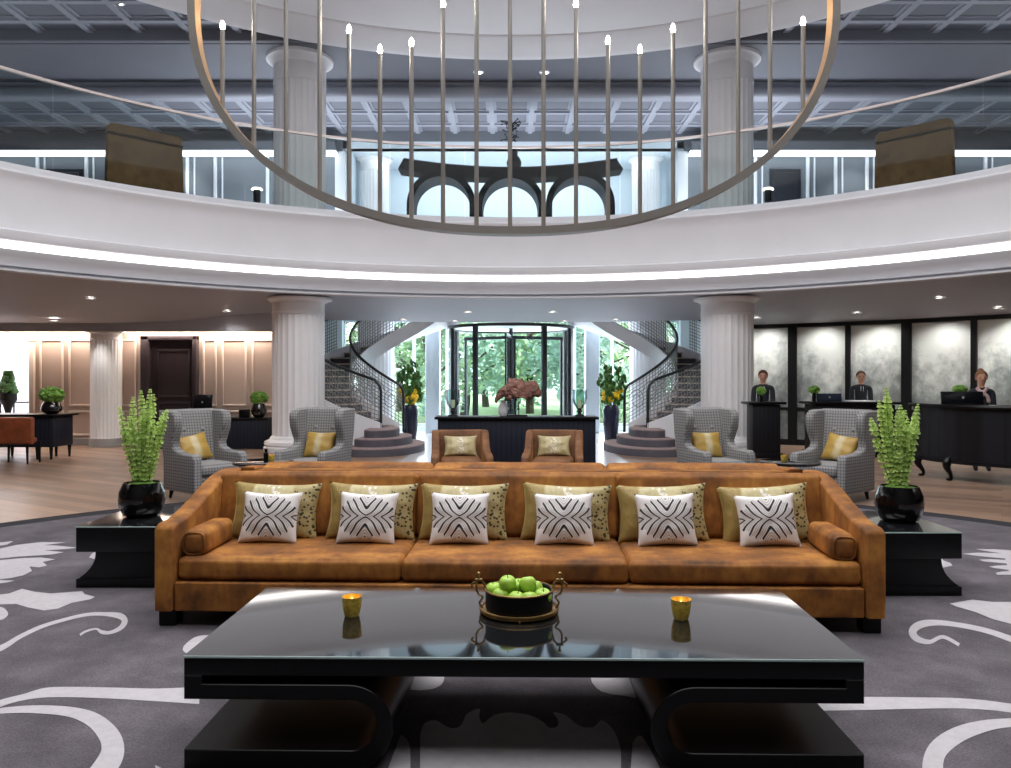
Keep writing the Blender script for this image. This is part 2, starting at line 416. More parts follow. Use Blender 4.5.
    def build(s, name, mats, parent=None, loc=(0, 0, 0), rz=0., smooth=38, normals=True):
        if normals: bmesh.ops.recalc_face_normals(s.bm, faces=s.bm.faces[:])
        me = bpy.data.meshes.new(name); s.bm.to_mesh(me); s.bm.free()
        for mm in (mats if isinstance(mats, (list, tuple)) else [mats]): me.materials.append(M[mm] if isinstance(mm, str) else mm)
        if smooth:
            me.shade_smooth(); me.set_sharp_from_angle(angle=R_(smooth))
        o = bpy.data.objects.new(name, me); C.objects.link(o)
        o.location = loc; o.rotation_euler = (0, 0, rz)
        if parent is not None: o.parent = parent
        return o
def tag(o, label=None, cat=None, group=None, kind=None):
    if label: o['label'] = label
    if cat: o['category'] = cat
    if group: o['group'] = group
    if kind: o['kind'] = kind
    return o
def thing(name, label, cat, loc=(0, 0, 0), rz=0., group=None):
    o = bpy.data.objects.new(name, None); C.objects.link(o); o.empty_display_size = .1
    o.location = loc; o.rotation_euler = (0, 0, rz)
    return tag(o, label, cat, group)
def struct(o): o['kind'] = 'structure'; return o
def dup(root, loc, rz=None, label=None, group=None):
    def cp(o, par):
        c = o.copy(); C.objects.link(c)
        if par is not None: c.parent = par
        for ch in o.children: cp(ch, c)
        return c
    r = cp(root, None); r.location = loc
    if rz is not None: r.rotation_euler = (0, 0, rz)
    if label: r['label'] = label
    if group: r['group'] = group
    return r
def smoothpath(pts, n=8):
    """Catmull-Rom through pts (tuples of any length)"""
    out = []
    for i in range(len(pts)-1):
        p0 = pts[max(i-1, 0)]; p1 = pts[i]; p2 = pts[i+1]; p3 = pts[min(i+2, len(pts)-1)]
        for k in range(n):
            t = k/n
            out.append(tuple(.5*((2*b)+(-a+c)*t+(2*a-5*b+4*c-d)*t*t+(-a+3*b-3*c+d)*t**3) for a, b, c, d in zip(p0, p1, p2, p3)))
    out.append(tuple(pts[-1])); return out
# ================================================================ SETTING
A_FRONT0, A_FRONT1 = R_(-28), R_(208)      # arc of the atrium that the photograph looks into
# ground floor
b = MB(); b.poly([(-18, -4, 0), (18, -4, 0), (18, 20.2, 0), (-18, 20.2, 0)]); struct(b.build('floor', 'planks', smooth=0))
b = MB(); b.poly([(-18, 20.2, 0), (18, 20.2, 0), (18, 24.3, 0), (-18, 24.3, 0)]); struct(b.build('floor_entrance', 'stone', smooth=0))
b = MB(); b.box((.1, 17.2, .002), (4.3, 6.0, .006)); struct(b.build('floor_threshold', 'stone', smooth=0))
# lower ceiling (shallow cone) and upper gallery floor
prof = [(10.05+.15*i, 0) for i in range(2)]
b = MB()
def cone(u, v):
    a = A_FRONT0+(A_FRONT1-A_FRONT0)*u
    front = abs(((a-PI/2+PI) % (2*PI))-PI)
    rmax = 12.75 if front < R_(22.6 if a < PI/2 else 25.4) else 20
    r = 10.1+(rmax-10.1)*v
    x, y = CX+r*math.cos(a), CY+r*math.sin(a)
    return (x, y, max(2.85, 3.48-.18*(r-10.1)) if rmax > 13 else 3.48-.18*(r-10.1))
b.surf(cone, 160, 12); struct(b.build('ceiling', 'soffit', smooth=30))
b = MB(); b.lathe([(10.2, 5.04), (19, 5.04), (19, 4.7), (10.2, 4.7), (10.2, 5.04)], 96, (CX, CY, 0), A_FRONT0, A_FRONT1); struct(b.build('floor_gallery', 'stone', smooth=0))
# balcony edge: lower moulding, light slot, curved fascia
low = [(10.5, 3.44), (10.1, 3.37), (10.04, 3.31), (10.0, 3.31), (9.97, 3.33), (9.97, 3.365), (10.0, 3.37), (10.14, 3.375), (10.14, 3.41), (10.03, 3.42), (10.02, 3.50), (9.96, 3.58), (9.92, 3.64), (9.91, 3.67), (9.97, 3.69), (10.22, 3.69)]
b = MB(); b.lathe(low, 160, (CX, CY, 0), A_FRONT0, A_FRONT1); struct(b.build('trim_1', 'moulding', smooth=40))
b = MB(); b.lathe([(10.2, 3.69), (10.2, 3.83)], 160, (CX, CY, 0), A_FRONT0, A_FRONT1); struct(b.build('trim_2', 'coveL'))
up = [(10.25, 3.83), (9.99, 3.835), (9.95, 3.87), (9.93, 3.99), (9.98, 4.02), (9.99, 4.2), (9.97, 4.45), (9.92, 4.7), (9.86, 4.85), (9.82, 4.88), (9.80, 4.92), (9.82, 4.96), (9.87, 4.98), (9.95, 5.04), (10.02, 5.1), (10.25, 5.1), (10.25, 5.0)]
b = MB(); b.lathe(up, 160, (CX, CY, 0), A_FRONT0, A_FRONT1); struct(b.build('trim_3', 'white', smooth=40))
# upper ceiling: white disc with stepped rim inside a grey coffered ceiling
b = MB()
b.lathe([(10.55, 8.84), (10.5, 8.72), (10.42, 8.72), (10.3, 8.735), (10.0, 8.83), (9.7, 8.88), (9.66, 8.90), (9.64, 8.93), (9.62, 8.90), (5, 8.90), (.01, 8.90)], 128, (CX, CY, 0), R_(-40), R_(220))
struct(b.build('ceiling_disc', 'disc', smooth=40))
b = MB(); ZC = 9.10
def coffers(b, x0, x1, y0, y1, z, nx0, step, rows, keep):
    b.poly([(x0, y0, z), (x1, y0, z), (x1, y1, z), (x0, y1, z)])
    w, h = .13, .075
    k = math.ceil((x0-nx0)/step); xs = []
    while nx0+k*step < x1: xs.append(nx0+k*step); k += 1
    for x in xs:
        lo, hi = y0, y1
        while lo < hi and not keep(x, lo): lo += .05
        if hi-lo < .1: continue
        b.box((x, (lo+hi)/2, z-h/2), (w, hi-lo, h), m=1); b.box((x, (lo+hi)/2, z-.01), (w+.14, hi-lo, .03), m=1)
    for y in rows:
        segs = []; x = x0
        while x < x1:
            if keep(x, y): 
                if segs and abs(segs[-1][1]-x) < 1e-6: segs[-1][1] = x+.1
                else: segs.append([x, x+.1])
            x = round(x+.1, 4)
        for a, c in segs:
            b.box(((a+c)/2, y, z-h/2), (c-a, w, h-.002), m=1); b.box(((a+c)/2, y, z-.01), (c-a, w+.14, .028), m=1)
out = lambda x, y: math.hypot(x-CX, y-CY) > 10.5
for sx in (-1, 1):
    coffers(b, *((-17, -2) if sx < 0 else (2, 17)), 9, 17.3, ZC, CX+.53, 1.07, [9.7, 10.6, 11.4, 12.3, 13.1, 14.0, 14.8, 15.65, 16.5], out)
struct(b.build('ceiling_coffers_front', ['greypaint', 'ribpaint'], smooth=0))
b = MB(); b.box((0, 18.28, 9.0), (34, 2.2, .3)); b.box((0, 17.1, 8.99), (34, .16, .26), .03)
struct(b.build('ceiling_beam', 'greypaint', smooth=0))
b = MB(); b.box((0, 19.62, 8.85), (34, .5, .6)); b.tube([(-17, 19.42, 8.62), (17, 19.42, 8.62)], .16, 12)
struct(b.build('trim_4', 'ribpaint', smooth=40))
b = MB(); coffers(b, -17, 17, 19.4, 23, 8.70, CX+.53, 1.07, [20.0, 21.0, 22.0], lambda x, y: True)
struct(b.build('ceiling_coffers_back', ['greypaint', 'ribpaint'], smooth=0))
# upper back wall with alcove, cove lights and panel mouldings
YB = 22.7; AX0, AX1 = -4.55, 4.85
b = MB()
for x0, x1 in ((-17, AX0), (AX1, 17)): b.box(((x0+x1)/2, YB+.15, 6.87), (x1-x0, .3, 3.66))
b.box(((AX0+AX1)/2, YB+.15, 8.45), (AX1-AX0, .3, .5))
struct(b.build('wall_back_upper', 'upwall', smooth=0))
b = MB()
b.box(((AX0+AX1)/2, 25.1, 6.7), (AX1-AX0+.4, .2, 3.4)); b.box((AX0-.1, 23.9, 6.7), (.2, 2.4, 3.4)); b.box((AX1+.1, 23.9, 6.7), (.2, 2.4, 3.4))
b.box(((AX0+AX1)/2, 23.9, 8.3), (AX1-AX0+.4, 2.4, .2)); b.box(((AX0+AX1)/2, 23.9, 4.98), (AX1-AX0+.4, 2.4, .1))
struct(b.build('wall_alcove', 'alcove', smooth=0))
b = MB()
for x0, x1 in ((-17, AX0-.3), (AX1+.3, 17)):
    b.box(((x0+x1)/2, YB-.35, 8.05), (x1-x0, .5, .06)); b.box(((x0+x1)/2, YB-.57, 8.13), (x1-x0, .06, .22))
struct(b.build('trim_5', 'greypaint', smooth=0))
b = MB()
for x0, x1 in ((-17, AX0-.3), (AX1+.3, 17)): b.box(((x0+x1)/2, YB-.3, 7.97), (x1-x0, .25, .1))
struct(b.build('trim_6', 'coveU', smooth=0))
b = MB()
for sx in (-1, 1):
    for x in (5.6, 6.5, 7.0, 8.5, 9.3, 10.2, 11.0, 12.2, 13.6, 15.0):
        b.box((CX+sx*x, YB-.03, 6.5), (.09, .07, 2.9), .015)
        b.box((CX+sx*x+.2, YB-.02, 6.5), (.04, .05, 2.9), .01)
    b.box((CX+sx*(AX1+.05), YB-.06, 6.55), (.3, .14, 3.1), .03)
struct(b.build('trim_7', 'white', smooth=30))
for k, (x0, x1) in enumerate(((CX+11.1, CX+12.1), (CX-13.5, CX-12.3), (CX+7.4, CX+8.3))):
    b = MB(); b.box(((x0+x1)/2, YB-.02, 6.3), (x1-x0, .06, 2.6)); b.box(((x0+x1)/2, YB-.06, 6.3), (x1-x0-.2, .06, 2.4), .02)
    struct(b.build('door_%d' % (k+2), 'mullion', smooth=0))
b = MB(); b.box((-17.1, 10.5, 7.1), (.2, 29.4, 4.8)); struct(b.build('wall_left_upper', 'upwall', smooth=0))
b = MB(); b.box((17.1, 10.5, 7.1), (.2, 29.4, 4.8)); struct(b.build('wall_right_upper', 'upwall', smooth=0))
# lower left wall: taupe panels, mouldings, cove, door, opening to a bright room
YL = 18.8; XLE = -5.35; ZL = 2.68
xo = at(33, 380, YL).x
d0, d1 = at(143, 380, YL).x, at(199, 380, YL).x
b = MB(); b.box(((xo+d0)/2, YL+.1, 1.35), (d0-xo, .2, 2.7)); b.box(((d1+XLE)/2, YL+.1, 1.35), (XLE-d1, .2, 2.7))
b.box(((d0+d1)/2, YL+.1, 2.655), (d1-d0, .2, .09)); b.box(((-17+xo)/2, YL+.1, 2.6), (xo+17, .2, .2))
struct(b.build('wall_left', 'taupe', smooth=0))
b = MB()
def pframe(b, x0, x1, z0, z1, y, w=.05, t=.04):
    b.box(((x0+x1)/2, y, z0), (x1-x0+w, t, w), .012); b.box(((x0+x1)/2, y, z1), (x1-x0+w, t, w), .012)
    b.box((x0, y, (z0+z1)/2), (w, t, z1-z0), .012); b.box((x1, y, (z0+z1)/2), (w, t, z1-z0), .012)
for p0, p1 in ((41, 63), (70, 92), (122, 136), (204, 216), (223, 246), (253, 277), (284, 303)):
    x0, x1 = at(p0, 0, YL).x, at(p1, 0, YL).x
    pframe(b, x0, x1, .95, 2.5, YL-.02); pframe(b, x0, x1, .25, .8, YL-.02)
struct(b.build('trim_8', 'cream', smooth=30))
b = MB(); b.box(((xo+d0)/2, YL-.03, .08), (d0-xo, .06, .16), .01); b.box(((d1+XLE)/2, YL-.03, .08), (XLE-d1, .06, .16), .01); struct(b.build('baseboard_left', 'skirt', smooth=0))
b = MB(); b.box(((-17+XLE)/2, YL-.66, 2.92), (XLE+17, .1, .5)); b.box(((-17+XLE)/2, YL-.42, 2.70), (XLE+17, .5, .05)); struct(b.build('trim_9', 'soffit', smooth=0))
b = MB(); b.box(((-17+XLE)/2, YL-.07, 2.69), (XLE+17, .12, .05)); struct(b.build('trim_10', 'coveW', smooth=0))
# return wall beside the stair and rear walls of the stair hall
b = MB(); b.box((XLE-.1, 21, 1.9), (.2, 4.4, 3.8)); struct(b.build('wall_stair_left', 'white', smooth=0))
b = MB(); b.box((5.78, 21.95, 1.9), (.2, 3.7, 3.8)); struct(b.build('wall_stair_right', 'white', smooth=0))
b = MB(); b.box((-8.6, 23.9, 1.9), (7.2, .2, 3.8)); struct(b.build('wall_entrance_left', 'alcove', smooth=0))
b = MB(); b.box((8.8, 23.9, 1.9), (7.2, .2, 3.8)); struct(b.build('wall_entrance_right', 'alcove', smooth=0))
# door
dr = thing('panelled_door', 'dark aubergine panelled door in a deep frame in the taupe wall', 'door', ((d0+d1)/2, YL, 0))
w = d1-d0
b = MB(); b.box((-w/2+.1, -.04, 1.3), (.2, .24, 2.6), .02); b.box((w/2-.05, -.04, 1.3), (.1, .24, 2.6), .02); b.box((0, -.04, 2.55), (w, .24, .12), .02); b.build('door_frame', 'doorwood', dr)
b = MB(); b.box((.05, .06, 1.25), (w-.3, .06, 2.48))
pframe(b, -.32, .42, .3, 1.0, .02, .06, .05); pframe(b, -.32, .42, 1.15, 2.25, .02, .06, .05); lf = b.build('door_leaf', 'doorwood', dr)
b = MB(); b.ball((-w/2+.32, -.03, 1.1), .035); b.cyl((-w/2+.32, .04, 1.1), (-w/2+.32, -.03, 1.1), .015); b.build('door_knob', 'gold', dr)
# bright room past the opening at the far left
b = MB(); b.box((-14, 23.5, 1.5), (6.5, .2, 3)); b.box((-10.9, 21.2, 1.5), (.2, 4.6, 3)); b.box((-14, 21.2, 2.95), (6.5, 4.6, .1)); b.box((-17.1, 21.2, 1.5), (.2, 4.6, 3)); struct(b.build('wall_side_room', 'brightroom', smooth=0))
b = MB(); pframe(b, xo-3, xo, .0, 2.5, YL-.03, .12, .1); struct(b.build('trim_11', 'cream', smooth=30))
# mural wall: curved glazed panels with black mullions
RM = 13.45
def arc_strip(b, p0, p1, z0, z1, R, th=.04, m=0, n=10):
    def ang(p):
        x, y = on_circle(p, R); return math.atan2(y-CY, x-CX)
    a0, a1 = ang(p0), ang(p1)
    b.lathe([(R, z0), (R, z1), (R+th, z1), (R+th, z0), (R, z0)], n, (CX, CY, 0), a0, a1, m)
cuts = [735, 792.5, 848, 906.5, 974, 1048, 1130]
for i in range(len(cuts)-1):
    t = thing('mural_panel', ['misty grey woodland mural panel %s' % w for w in ('half hidden by the fluted column at right', 'behind the narrow gap between the two left reception desks', 'behind the man at the middle reception desk', 'left of the woman at the curved desk', 'behind the woman at the curved desk, at the photo edge', 'past the photo edge, last of the row')][i], 'mural panel', (0, 0, 0), 0, 'glazed mural panels on the curved reception wall')
    if i == 5: t['label'] = 'last glazed woodland mural panel, cut by the edge of the view'
    b = MB(); arc_strip(b, cuts[i], cuts[i+1], .9, 2.84, RM); b.build('upper_panel', 'mural', t, smooth=0)
    b = MB(); arc_strip(b, cuts[i], cuts[i+1], .14, .84, RM); b.build('lower_panel', 'mural', t, smooth=0)
b = MB()
for k, p in enumerate(cuts):
    x, y = on_circle(p, RM-.04); a = math.atan2(y-CY, x-CX)
    w = .2 if p in (906.5, 792.5) else .11
    b.box((x, y, 1.45), (.12, w, 2.86), .01, rz=a)
for z0, z1 in ((0, .14), (.83, .9), (2.8, 2.9)): arc_strip(b, cuts[0], cuts[-1], z0, z1, RM-.08, .1, n=40)
struct(b.build('trim_12', 'blackmatt', smooth=20))
b = MB(); b.lathe([(RM+.06, 0), (RM+.06, 3.4)], 40, (CX, CY, 0), R_(15), math.atan2(on_circle(736, RM)[1]-CY, on_circle(736, RM)[0]-CX)); struct(b.build('wall_right', 'rear', smooth=0))
# closing walls behind the camera and at the sides
b = MB(); b.box((0, -4.1, 4.6), (36.4, .2, 9.8)); struct(b.build('wall_rear', 'rear', smooth=0))
b = MB(); b.box((0, 10.6, 9.55), (36.4, 29.6, .3)); struct(b.build('ceiling_roof', 'rear', smooth=0))
b = MB(); b.box((-18.1, 8, 2.4), (.2, 24.4, 5)); struct(b.build('wall_side_left', 'taupe', smooth=0))
b = MB(); b.box((18.1, 8, 2.4), (.2, 24.4, 5)); struct(b.build('wall_side_right', 'rear', smooth=0))
# ================================================================ COLUMNS
def flute(n, d):
    def f(a):
        c = abs(math.cos(a*n/2)); return 1-d*(1-c**.5) if False else 1-d*max(0, 1-(abs(((a*n/(2*PI)) % 1)-.5)*2/.82)**2)**.5
    return f
def column(label, x, y, z0, z1, r, cap=.55, base=True, group=None):
    t = thing('fluted_column', label, 'column', (x, y, z0), 0, group); h = z1-z0
    t['kind'] = 'thing'
    zb = .34 if base else 0
    b = MB(); b.lathe([(r*1.0, zb), (r, h-cap-.12)], 26*8, mod=flute(26, .03)); b.build('shaft', 'column', t, smooth=25)
    b = MB(); b.lathe([(r, h-cap-.13), (r*1.015, h-cap-.12), (r*1.015, h-cap-.08), (r, h-cap-.07), (r, h-cap*.45), (r*1.04, h-cap*.4), (r*1.12, h-cap*.26), (r*1.22, h-cap*.18), (r*1.28, h-cap*.16), (r*1.29, h-cap*.02), (r*1.29, h), (.01, h)], 64)
    b.build('capital', 'column', t, smooth=35)
    if base:
        b = MB(); b.lathe([(.01, 0), (r*1.32, 0), (r*1.32, .1), (r*1.26, .12), (r*1.3, .16), (r*1.28, .22), (r*1.18, .25), (r*1.1, .27), (r*1.08, .3), (r*1.02, .34), (.9*r, .34)], 64)
        b.build('base', 'column', t, smooth=35)
    return t
YC = 17.35
XCL, XCR = at(298.5, 0, YC).x, at(727, 0, YC).x
column('white fluted column at left carrying the balcony, behind the grey wing chair', XCL, YC, 0, 3.33, .56, .24, group='ground floor columns')
column('white fluted column at right carrying the balcony, beside the reception desks', XCR, YC, 0, 3.33, .56, .24, group='ground floor columns')
column('upper white fluted column at left, standing behind the gallery glass', at(300, 0, 18).x, 18, 5.05, 8.86, .58, .5, group='gallery columns')
column('upper white fluted column at right, standing behind the gallery glass', at(727, 0, 18).x, 18, 5.05, 8.86, .58, .5, group='gallery columns')
colw = column('white fluted column engaged in the taupe wall beside the dark door', at(108, 0, YL-.25).x, YL-.34, 0, 2.66, .335, .06, base=False)
b = MB(); b.lathe([(.01, .2), (.345, .2), (.355, .18), (.36, 0)], 48); b.build('base', 'skirt', colw, smooth=30)
column('white column wrapped by the left curved stair', at(376, 0, 23.1).x, 23.1, 0, 3.6, .53, .1, base=False, group='stair columns')
column('white column wrapped by the right curved stair', at(648, 0, 23.1).x, 23.1, 0, 3.6, .53, .1, base=False, group='stair columns')
column('pale fluted column inside the bright gallery alcove at left', at(375, 0, 23.8).x, 23.8, 5.05, 8.2, .42, .3, group='alcove columns')
column('pale fluted column inside the bright gallery alcove at right', at(646, 0, 23.8).x, 23.8, 5.05, 8.2, .42, .3, group='alcove columns')
# ================================================================ GALLERY BALUSTRADE
bal = thing('glass_balustrade', 'curved frameless glass balustrade with pale metal cap around the gallery', 'balustrade')
cutp = [-90, 53, 175, 245, 317, 390, 465, 545, 620, 690, 796, 983, 1110]
def rang(p, R):
    x, y = on_circle(p, R); return math.atan2(y-CY, x-CX)
for i in range(len(cutp)-1):
    a0, a1 = rang(cutp[i], 10.1)-.0012, rang(cutp[i+1], 10.1)+.0012
    b = MB(); b.lathe([(10.1, 5.0), (10.1, 6.62)], 14, (CX, CY, 0), a0, a1); b.build('glass_panel', 'glass', bal)
b = MB(); b.lathe([(10.07, 6.62), (10.07, 6.665), (10.14, 6.665), (10.14, 6.62), (10.07, 6.62)], 140, (CX, CY, 0), A_FRONT0, A_FRONT1); b.build('handrail', 'railcap', bal)
# ================================================================ CHANDELIER HOOP
YH = 7.4; sH = FPX/YH; HX = (513.8-VX)/sH; HZ = EYE+(VY-5)/sH
ch = thing('hoop_chandelier', 'huge upright metal hoop chandelier with thin vertical tubes and bulbs', 'chandelier', (HX, YH, HZ))
aa, bb, nn = 320/sH, 226.5/sH, 2.25
def hoop(t):
    c, s = math.cos(t), math.sin(t)
    return math.copysign(abs(c)**(2/nn), c)*aa, math.copysign(abs(s)**(2/nn), s)*bb
N = 160; bo, bi = MB(), MB()
pts = [Vector(hoop(2*PI*i/N)) for i in range(N)]
def off(i, d):
    t = (pts[(i+1) % N]-pts[i-1]).normalized(); return pts[i]+Vector((-t.y, t.x))*d
def hs(i, prof): p = off(i % N, prof[0]); return (p.x, prof[1], p.y)
bo.surf(lambda u, v: hs(round(u*N), [(-.035, -.07), (.035, -.07)][round(v)]), N, 1)
bo.surf(lambda u, v: hs(round(u*N), [(-.035, .07), (.035, .07)][round(v)]), N, 1)
bo.surf(lambda u, v: hs(round(u*N), [(-.035, -.07), (-.035, .07)][round(v)]), N, 1)
bo.build('hoop', 'steel', ch, smooth=40)
bi.surf(lambda u, v: hs(round(u*N), [(.036, -.07), (.036, .07)][round(v)]), N, 1); bi.build('hoop_lining', 'bronze', ch, smooth=40)
rods = [(222.5, 30), (254, None), (286, None), (319.7, None), (349, 34), (380, 54), (411.5, 47), (443, 8), (476.5, None), (510, None), (543.5, None), (576, 8), (608, 45), (640, 54), (673, 33), (705.5, None), (738, None), (770, None), (803, 26)]
bulb_pos = []
for px, top in rods:
    x = (px-VX)/sH-HX
    k = max(0., 1-(abs(x)/aa)**nn); zb = -bb*k**(1/nn)+.02
    zt = (VY-top)/sH+EYE-HZ if top is not None else bb*k**(1/nn)-.02
    b = MB(); b.tube([(x, 0, zb), (x, 0, zt)], .021, 10); rd = b.build('tube', 'steel', ch)
    if top is not None:
        b = MB(); b.lathe([(.0, 0), (.016, .005), (.024, .03), (.02, .06), (.008, .085), (0, .09)], 12, (x, 0, zt)); b.build('bulb', 'bulb', rd)
        bulb_pos.append((HX+x, YH, HZ+zt+.05))
b = MB(); b.cyl((-1, 0, bb+.0), (-1, 0, 8.9-HZ), .012, n=6); b.cyl((1, 0, bb), (1, 0, 8.9-HZ), .012, n=6); b.build('suspension_cable', 'steel', ch)
# ================================================================ DOWNLIGHTS
def downlight(x, y, z, label, group, r=.085):
    t = thing('downlight', label, 'downlight', (x, y, z), 0, group)
    b = MB(); b.lathe([(r*.8, -.005), (r*.85, -.02), (r*1.25, -.018), (r*1.3, 0)], 20); b.build('trim_ring', 'white', t)
    b = MB(); b.lathe([(.001, -.012), (r*.8, -.012)], 20); b.build('lens', 'lamp', t)
DL = []
for px, py, lb in ((90, 298, 'in the ceiling at left, between the balcony edge and the wall'), (54, 320, 'near the taupe wall, farthest left one'), (227, 311, 'in the ceiling in front of the dark door'),
                   (403, 319.6, 'above the left stair'), (467.5, 312, 'above the left half of the console'), (553, 312, 'above the right half of the console'), (616, 320, 'above the right stair'), (455, 321.5, 'right over the revolving door, at its left'), (565, 321.5, 'right over the revolving door, at its right'),
                   (857, 313, 'in the ceiling above the middle reception desk'), (940, 297.5, 'nearest the balcony edge above the curved reception desk'), (999, 307.5, 'in the ceiling near the right photo edge'), (757, 318, 'beside the right column capital, over the small desk')):
    Y = 14.
    for _ in range(60):
        p = at(px, py, Y); Y += (p.z-ceil_z(p.x, p.y))*-4; Y = max(9, min(24, Y))
    p = at(px, py, Y); DL.append(p)
    downlight(p.x, p.y, p.z+.005, 'small round white downlight '+lb, 'ceiling downlights')
for px, py, lb in ((478.5, 72, 'left of the centre chandelier tube'), (544.5, 72, 'right of the centre chandelier tube')):
    p = at(px, py, 7.3*FPX/(VY-py)); downlight(p.x, p.y, 8.85, 'bright round spotlight in the gallery beam '+lb, 'gallery spotlights', .1)
p = at(119, 4.5, 7.5*FPX/375); downlight(p.x, p.y, ZC-.004, 'round spotlight in the coffered gallery ceiling at upper left', 'gallery spotlights', .09)
# ================================================================ GALLERY FURNITURE
def suede_chair(label, p0, p1, ztop, flip):
    a, c = Vector(p0), Vector(p1); d = c-a; L = d.length; rz = math.atan2(d.y, d.x)
    t = thing('high_back_settee', label, 'settee', ((a.x+c.x)/2, (a.y+c.y)/2, 5.04), rz, 'brown suede settees on the gallery')
    h = ztop-5.04
    rr = .1; P = [(-L/2-.03, .1), (L/2+.03, .1)]+[(L/2-rr+rr*math.cos(a*PI/12), h-rr+rr*math.sin(a*PI/12)) for a in range(7)]+[(-L/2+rr+rr*math.cos(PI/2+a*PI/12), h-rr+rr*math.sin(PI/2+a*PI/12)) for a in range(7)]
    b = MB(); b.prism(P, -.09, .09, 'Y', .03, 3); b.build('backrest', 'suede', t, smooth=50)
    b = MB(); b.rbox((0, 0, h-.2), (L+.012, .21, .06), .025); b.build('band', 'suededark', t)
    b = MB(); b.rbox((0, .3, .36), (L-.2, .42, .2), .07); b.build('seat', 'suede', t)
    for sx in (-1, 1):
        for y in (.02, .45):
            b = MB(); b.tube([(sx*(L/2-.16), y, 0), (sx*(L/2-.16), y, .27)], [.02, .032], 8); b.build('leg', 'blackmatt', t)
def upt(px, Y): return ((px-VX)*Y/FPX, Y, 0)
suede_chair('brown suede high-back settee seen from behind through the gallery glass at left', upt(107, 14.75), upt(181, 15.7), 6.36, 1)
suede_chair('brown suede high-back settee seen from behind through the gallery glass at right', upt(877, 15.6), upt(953, 14.6), 6.40, -1)
# triple arch bronze piece on the gallery with bust and branch sculpture
YA = 20.4; sA = FPX/YA
ar = thing('arched_console', 'dark bronze console of three arches under a curved top, in the bright alcove', 'console table', at(510.5, 380, YA).xy.to_3d()+Vector((0, 0, 5.04)))
zt = EYE+(VY-170.5)/sA-5.04; zbm = EYE+(VY-180.5)/sA-5.04; hw = 108/sA
def bow(u): return .12*(u*u)
b = MB()
def top_s(u, v):
    x = (u*2-1)*hw*1.0; k = (u*2-1)
    pr = [(-.32, zbm), (-.32, zt-.04), (-.36, zt), (.36, zt), (.32, zbm), (-.32, zbm)]
    y, z = pr[round(v*5)]
    return (x*(1 if z < zt-.1 else .945), y+.0-.55*k*k, z+.07*k*k)
b.surf(top_s, 40, 5); b.poly([top_s(0, j/5) for j in range(5)]); b.poly([top_s(1, j/5) for j in range(5)]); b.build('top', 'arcade', ar, smooth=30)
for k, px in enumerate((443, 510.5, 578.5)):
    x = (px-510.5)/sA; r0, r1 = 33.5/sA, 27.5/sA; zc = zbm-r0*.88
    pl = [(r0*math.cos(PI*i/24)+x, zc+r0*math.sin(PI*i/24)) for i in range(25)]; pl = [(x+r0, 0)]+pl+[(x-r0, 0), (x-r1, 0)]+[(r1*math.cos(PI-PI*i/24)+x, zc+r1*math.sin(PI*i/24)) for i in range(25)]+[(x+r1, 0)]
    b = MB(); kk = (x/hw)
    def ring(u, v, x=x, r0=r0, r1=r1, zc=zc):
        a = u*PI; rr = (r0, r1, r1, r0, r0)[round(v*4)]; y = (-.45, -.45, .45, .45, -.45)[round(v*4)]
        ext = 0
        return (x+rr*math.cos(a), y-.35*kk*kk, zc+rr*math.sin(a)+.03*kk*kk)
    b.surf(ring, 28, 4)
    for sx in (-1, 1): b.box((x+sx*(r0+r1)/2, -.35*kk*kk, zc/2), (r0-r1, .9, zc+.05*kk*kk))
    b.build('arch', 'arcade', ar, smooth=30)
b = MB(); bx = at(514, 0, YA).x
pz = 5.04+zt
bu = thing('dark_bust', 'small dark draped bust on the middle of the arched console', 'bust', (bx, YA, pz))
b = MB(); b.lathe([(.0, 0), (.14, 0), (.13, .04), (.17, .1), (.2, .2), (.15, .32), (.09, .38), (.1, .44), (.08, .52), (0, .56)], 20); b.build('figure', 'iron', bu); b = MB(); b.box((0, 0, .01), (.36, .3, .03), .01); b.build('plinth', 'iron', bu)
cb = thing('branch_sculpture', 'dark twiggy branch sculpture rising behind the bust on the console', 'sculpture', (bx-.1, YA+.12, pz))
b = MB(); b.cyl((0, 0, 0), (0, 0, .06), .12); b.cyl((0, 0, .05), (0, 0, 1.3), .018, .01, 6); b.build('stand', 'iron', cb)
random.seed(3)
b = MB()
for k in range(26):
    z = .75+.6*random.random(); a = random.uniform(0, 2*PI); r = random.uniform(.12, .3)
    p = [(0, 0, z-.08), (r*.5*math.cos(a), .5*r*math.sin(a), z), (r*math.cos(a+.5), r*math.sin(a+.5), z+random.uniform(-.08, .12))]
    b.tube(smoothpath(p, 4), .012, 5); b.ball(p[-1], .022, 6, 5)
b.build('branches', 'iron', cb)
# gallery table lamps
for px, py, lb in ((257, 197, 'left'), (768, 197, 'right')):
    p = at(px, py, 18.6)
    t = thing('gallery_lamp', 'small dark cylinder lamp with a glowing top on the %s side of the gallery' % lb, 'lamp', (p.x, p.y, 5.04), 0, 'gallery lamps')
    zz = EYE+(VY-190)/(FPX/18.6)-5.04
    b = MB(); b.lathe([(0, 0), (.12, 0), (.1, .03), (.03, .05), (.03, zz-.3), (.085, zz-.29), (.085, zz), (0, zz)], 20); b.build('stem', 'iron', t)
    b = MB(); b.lathe([(0, zz+.06), (.1, zz+.04), (.13, zz+.01), (.1, zz+.0), (0, zz)], 20); b.build('lamp_shade', 'lamp', t)
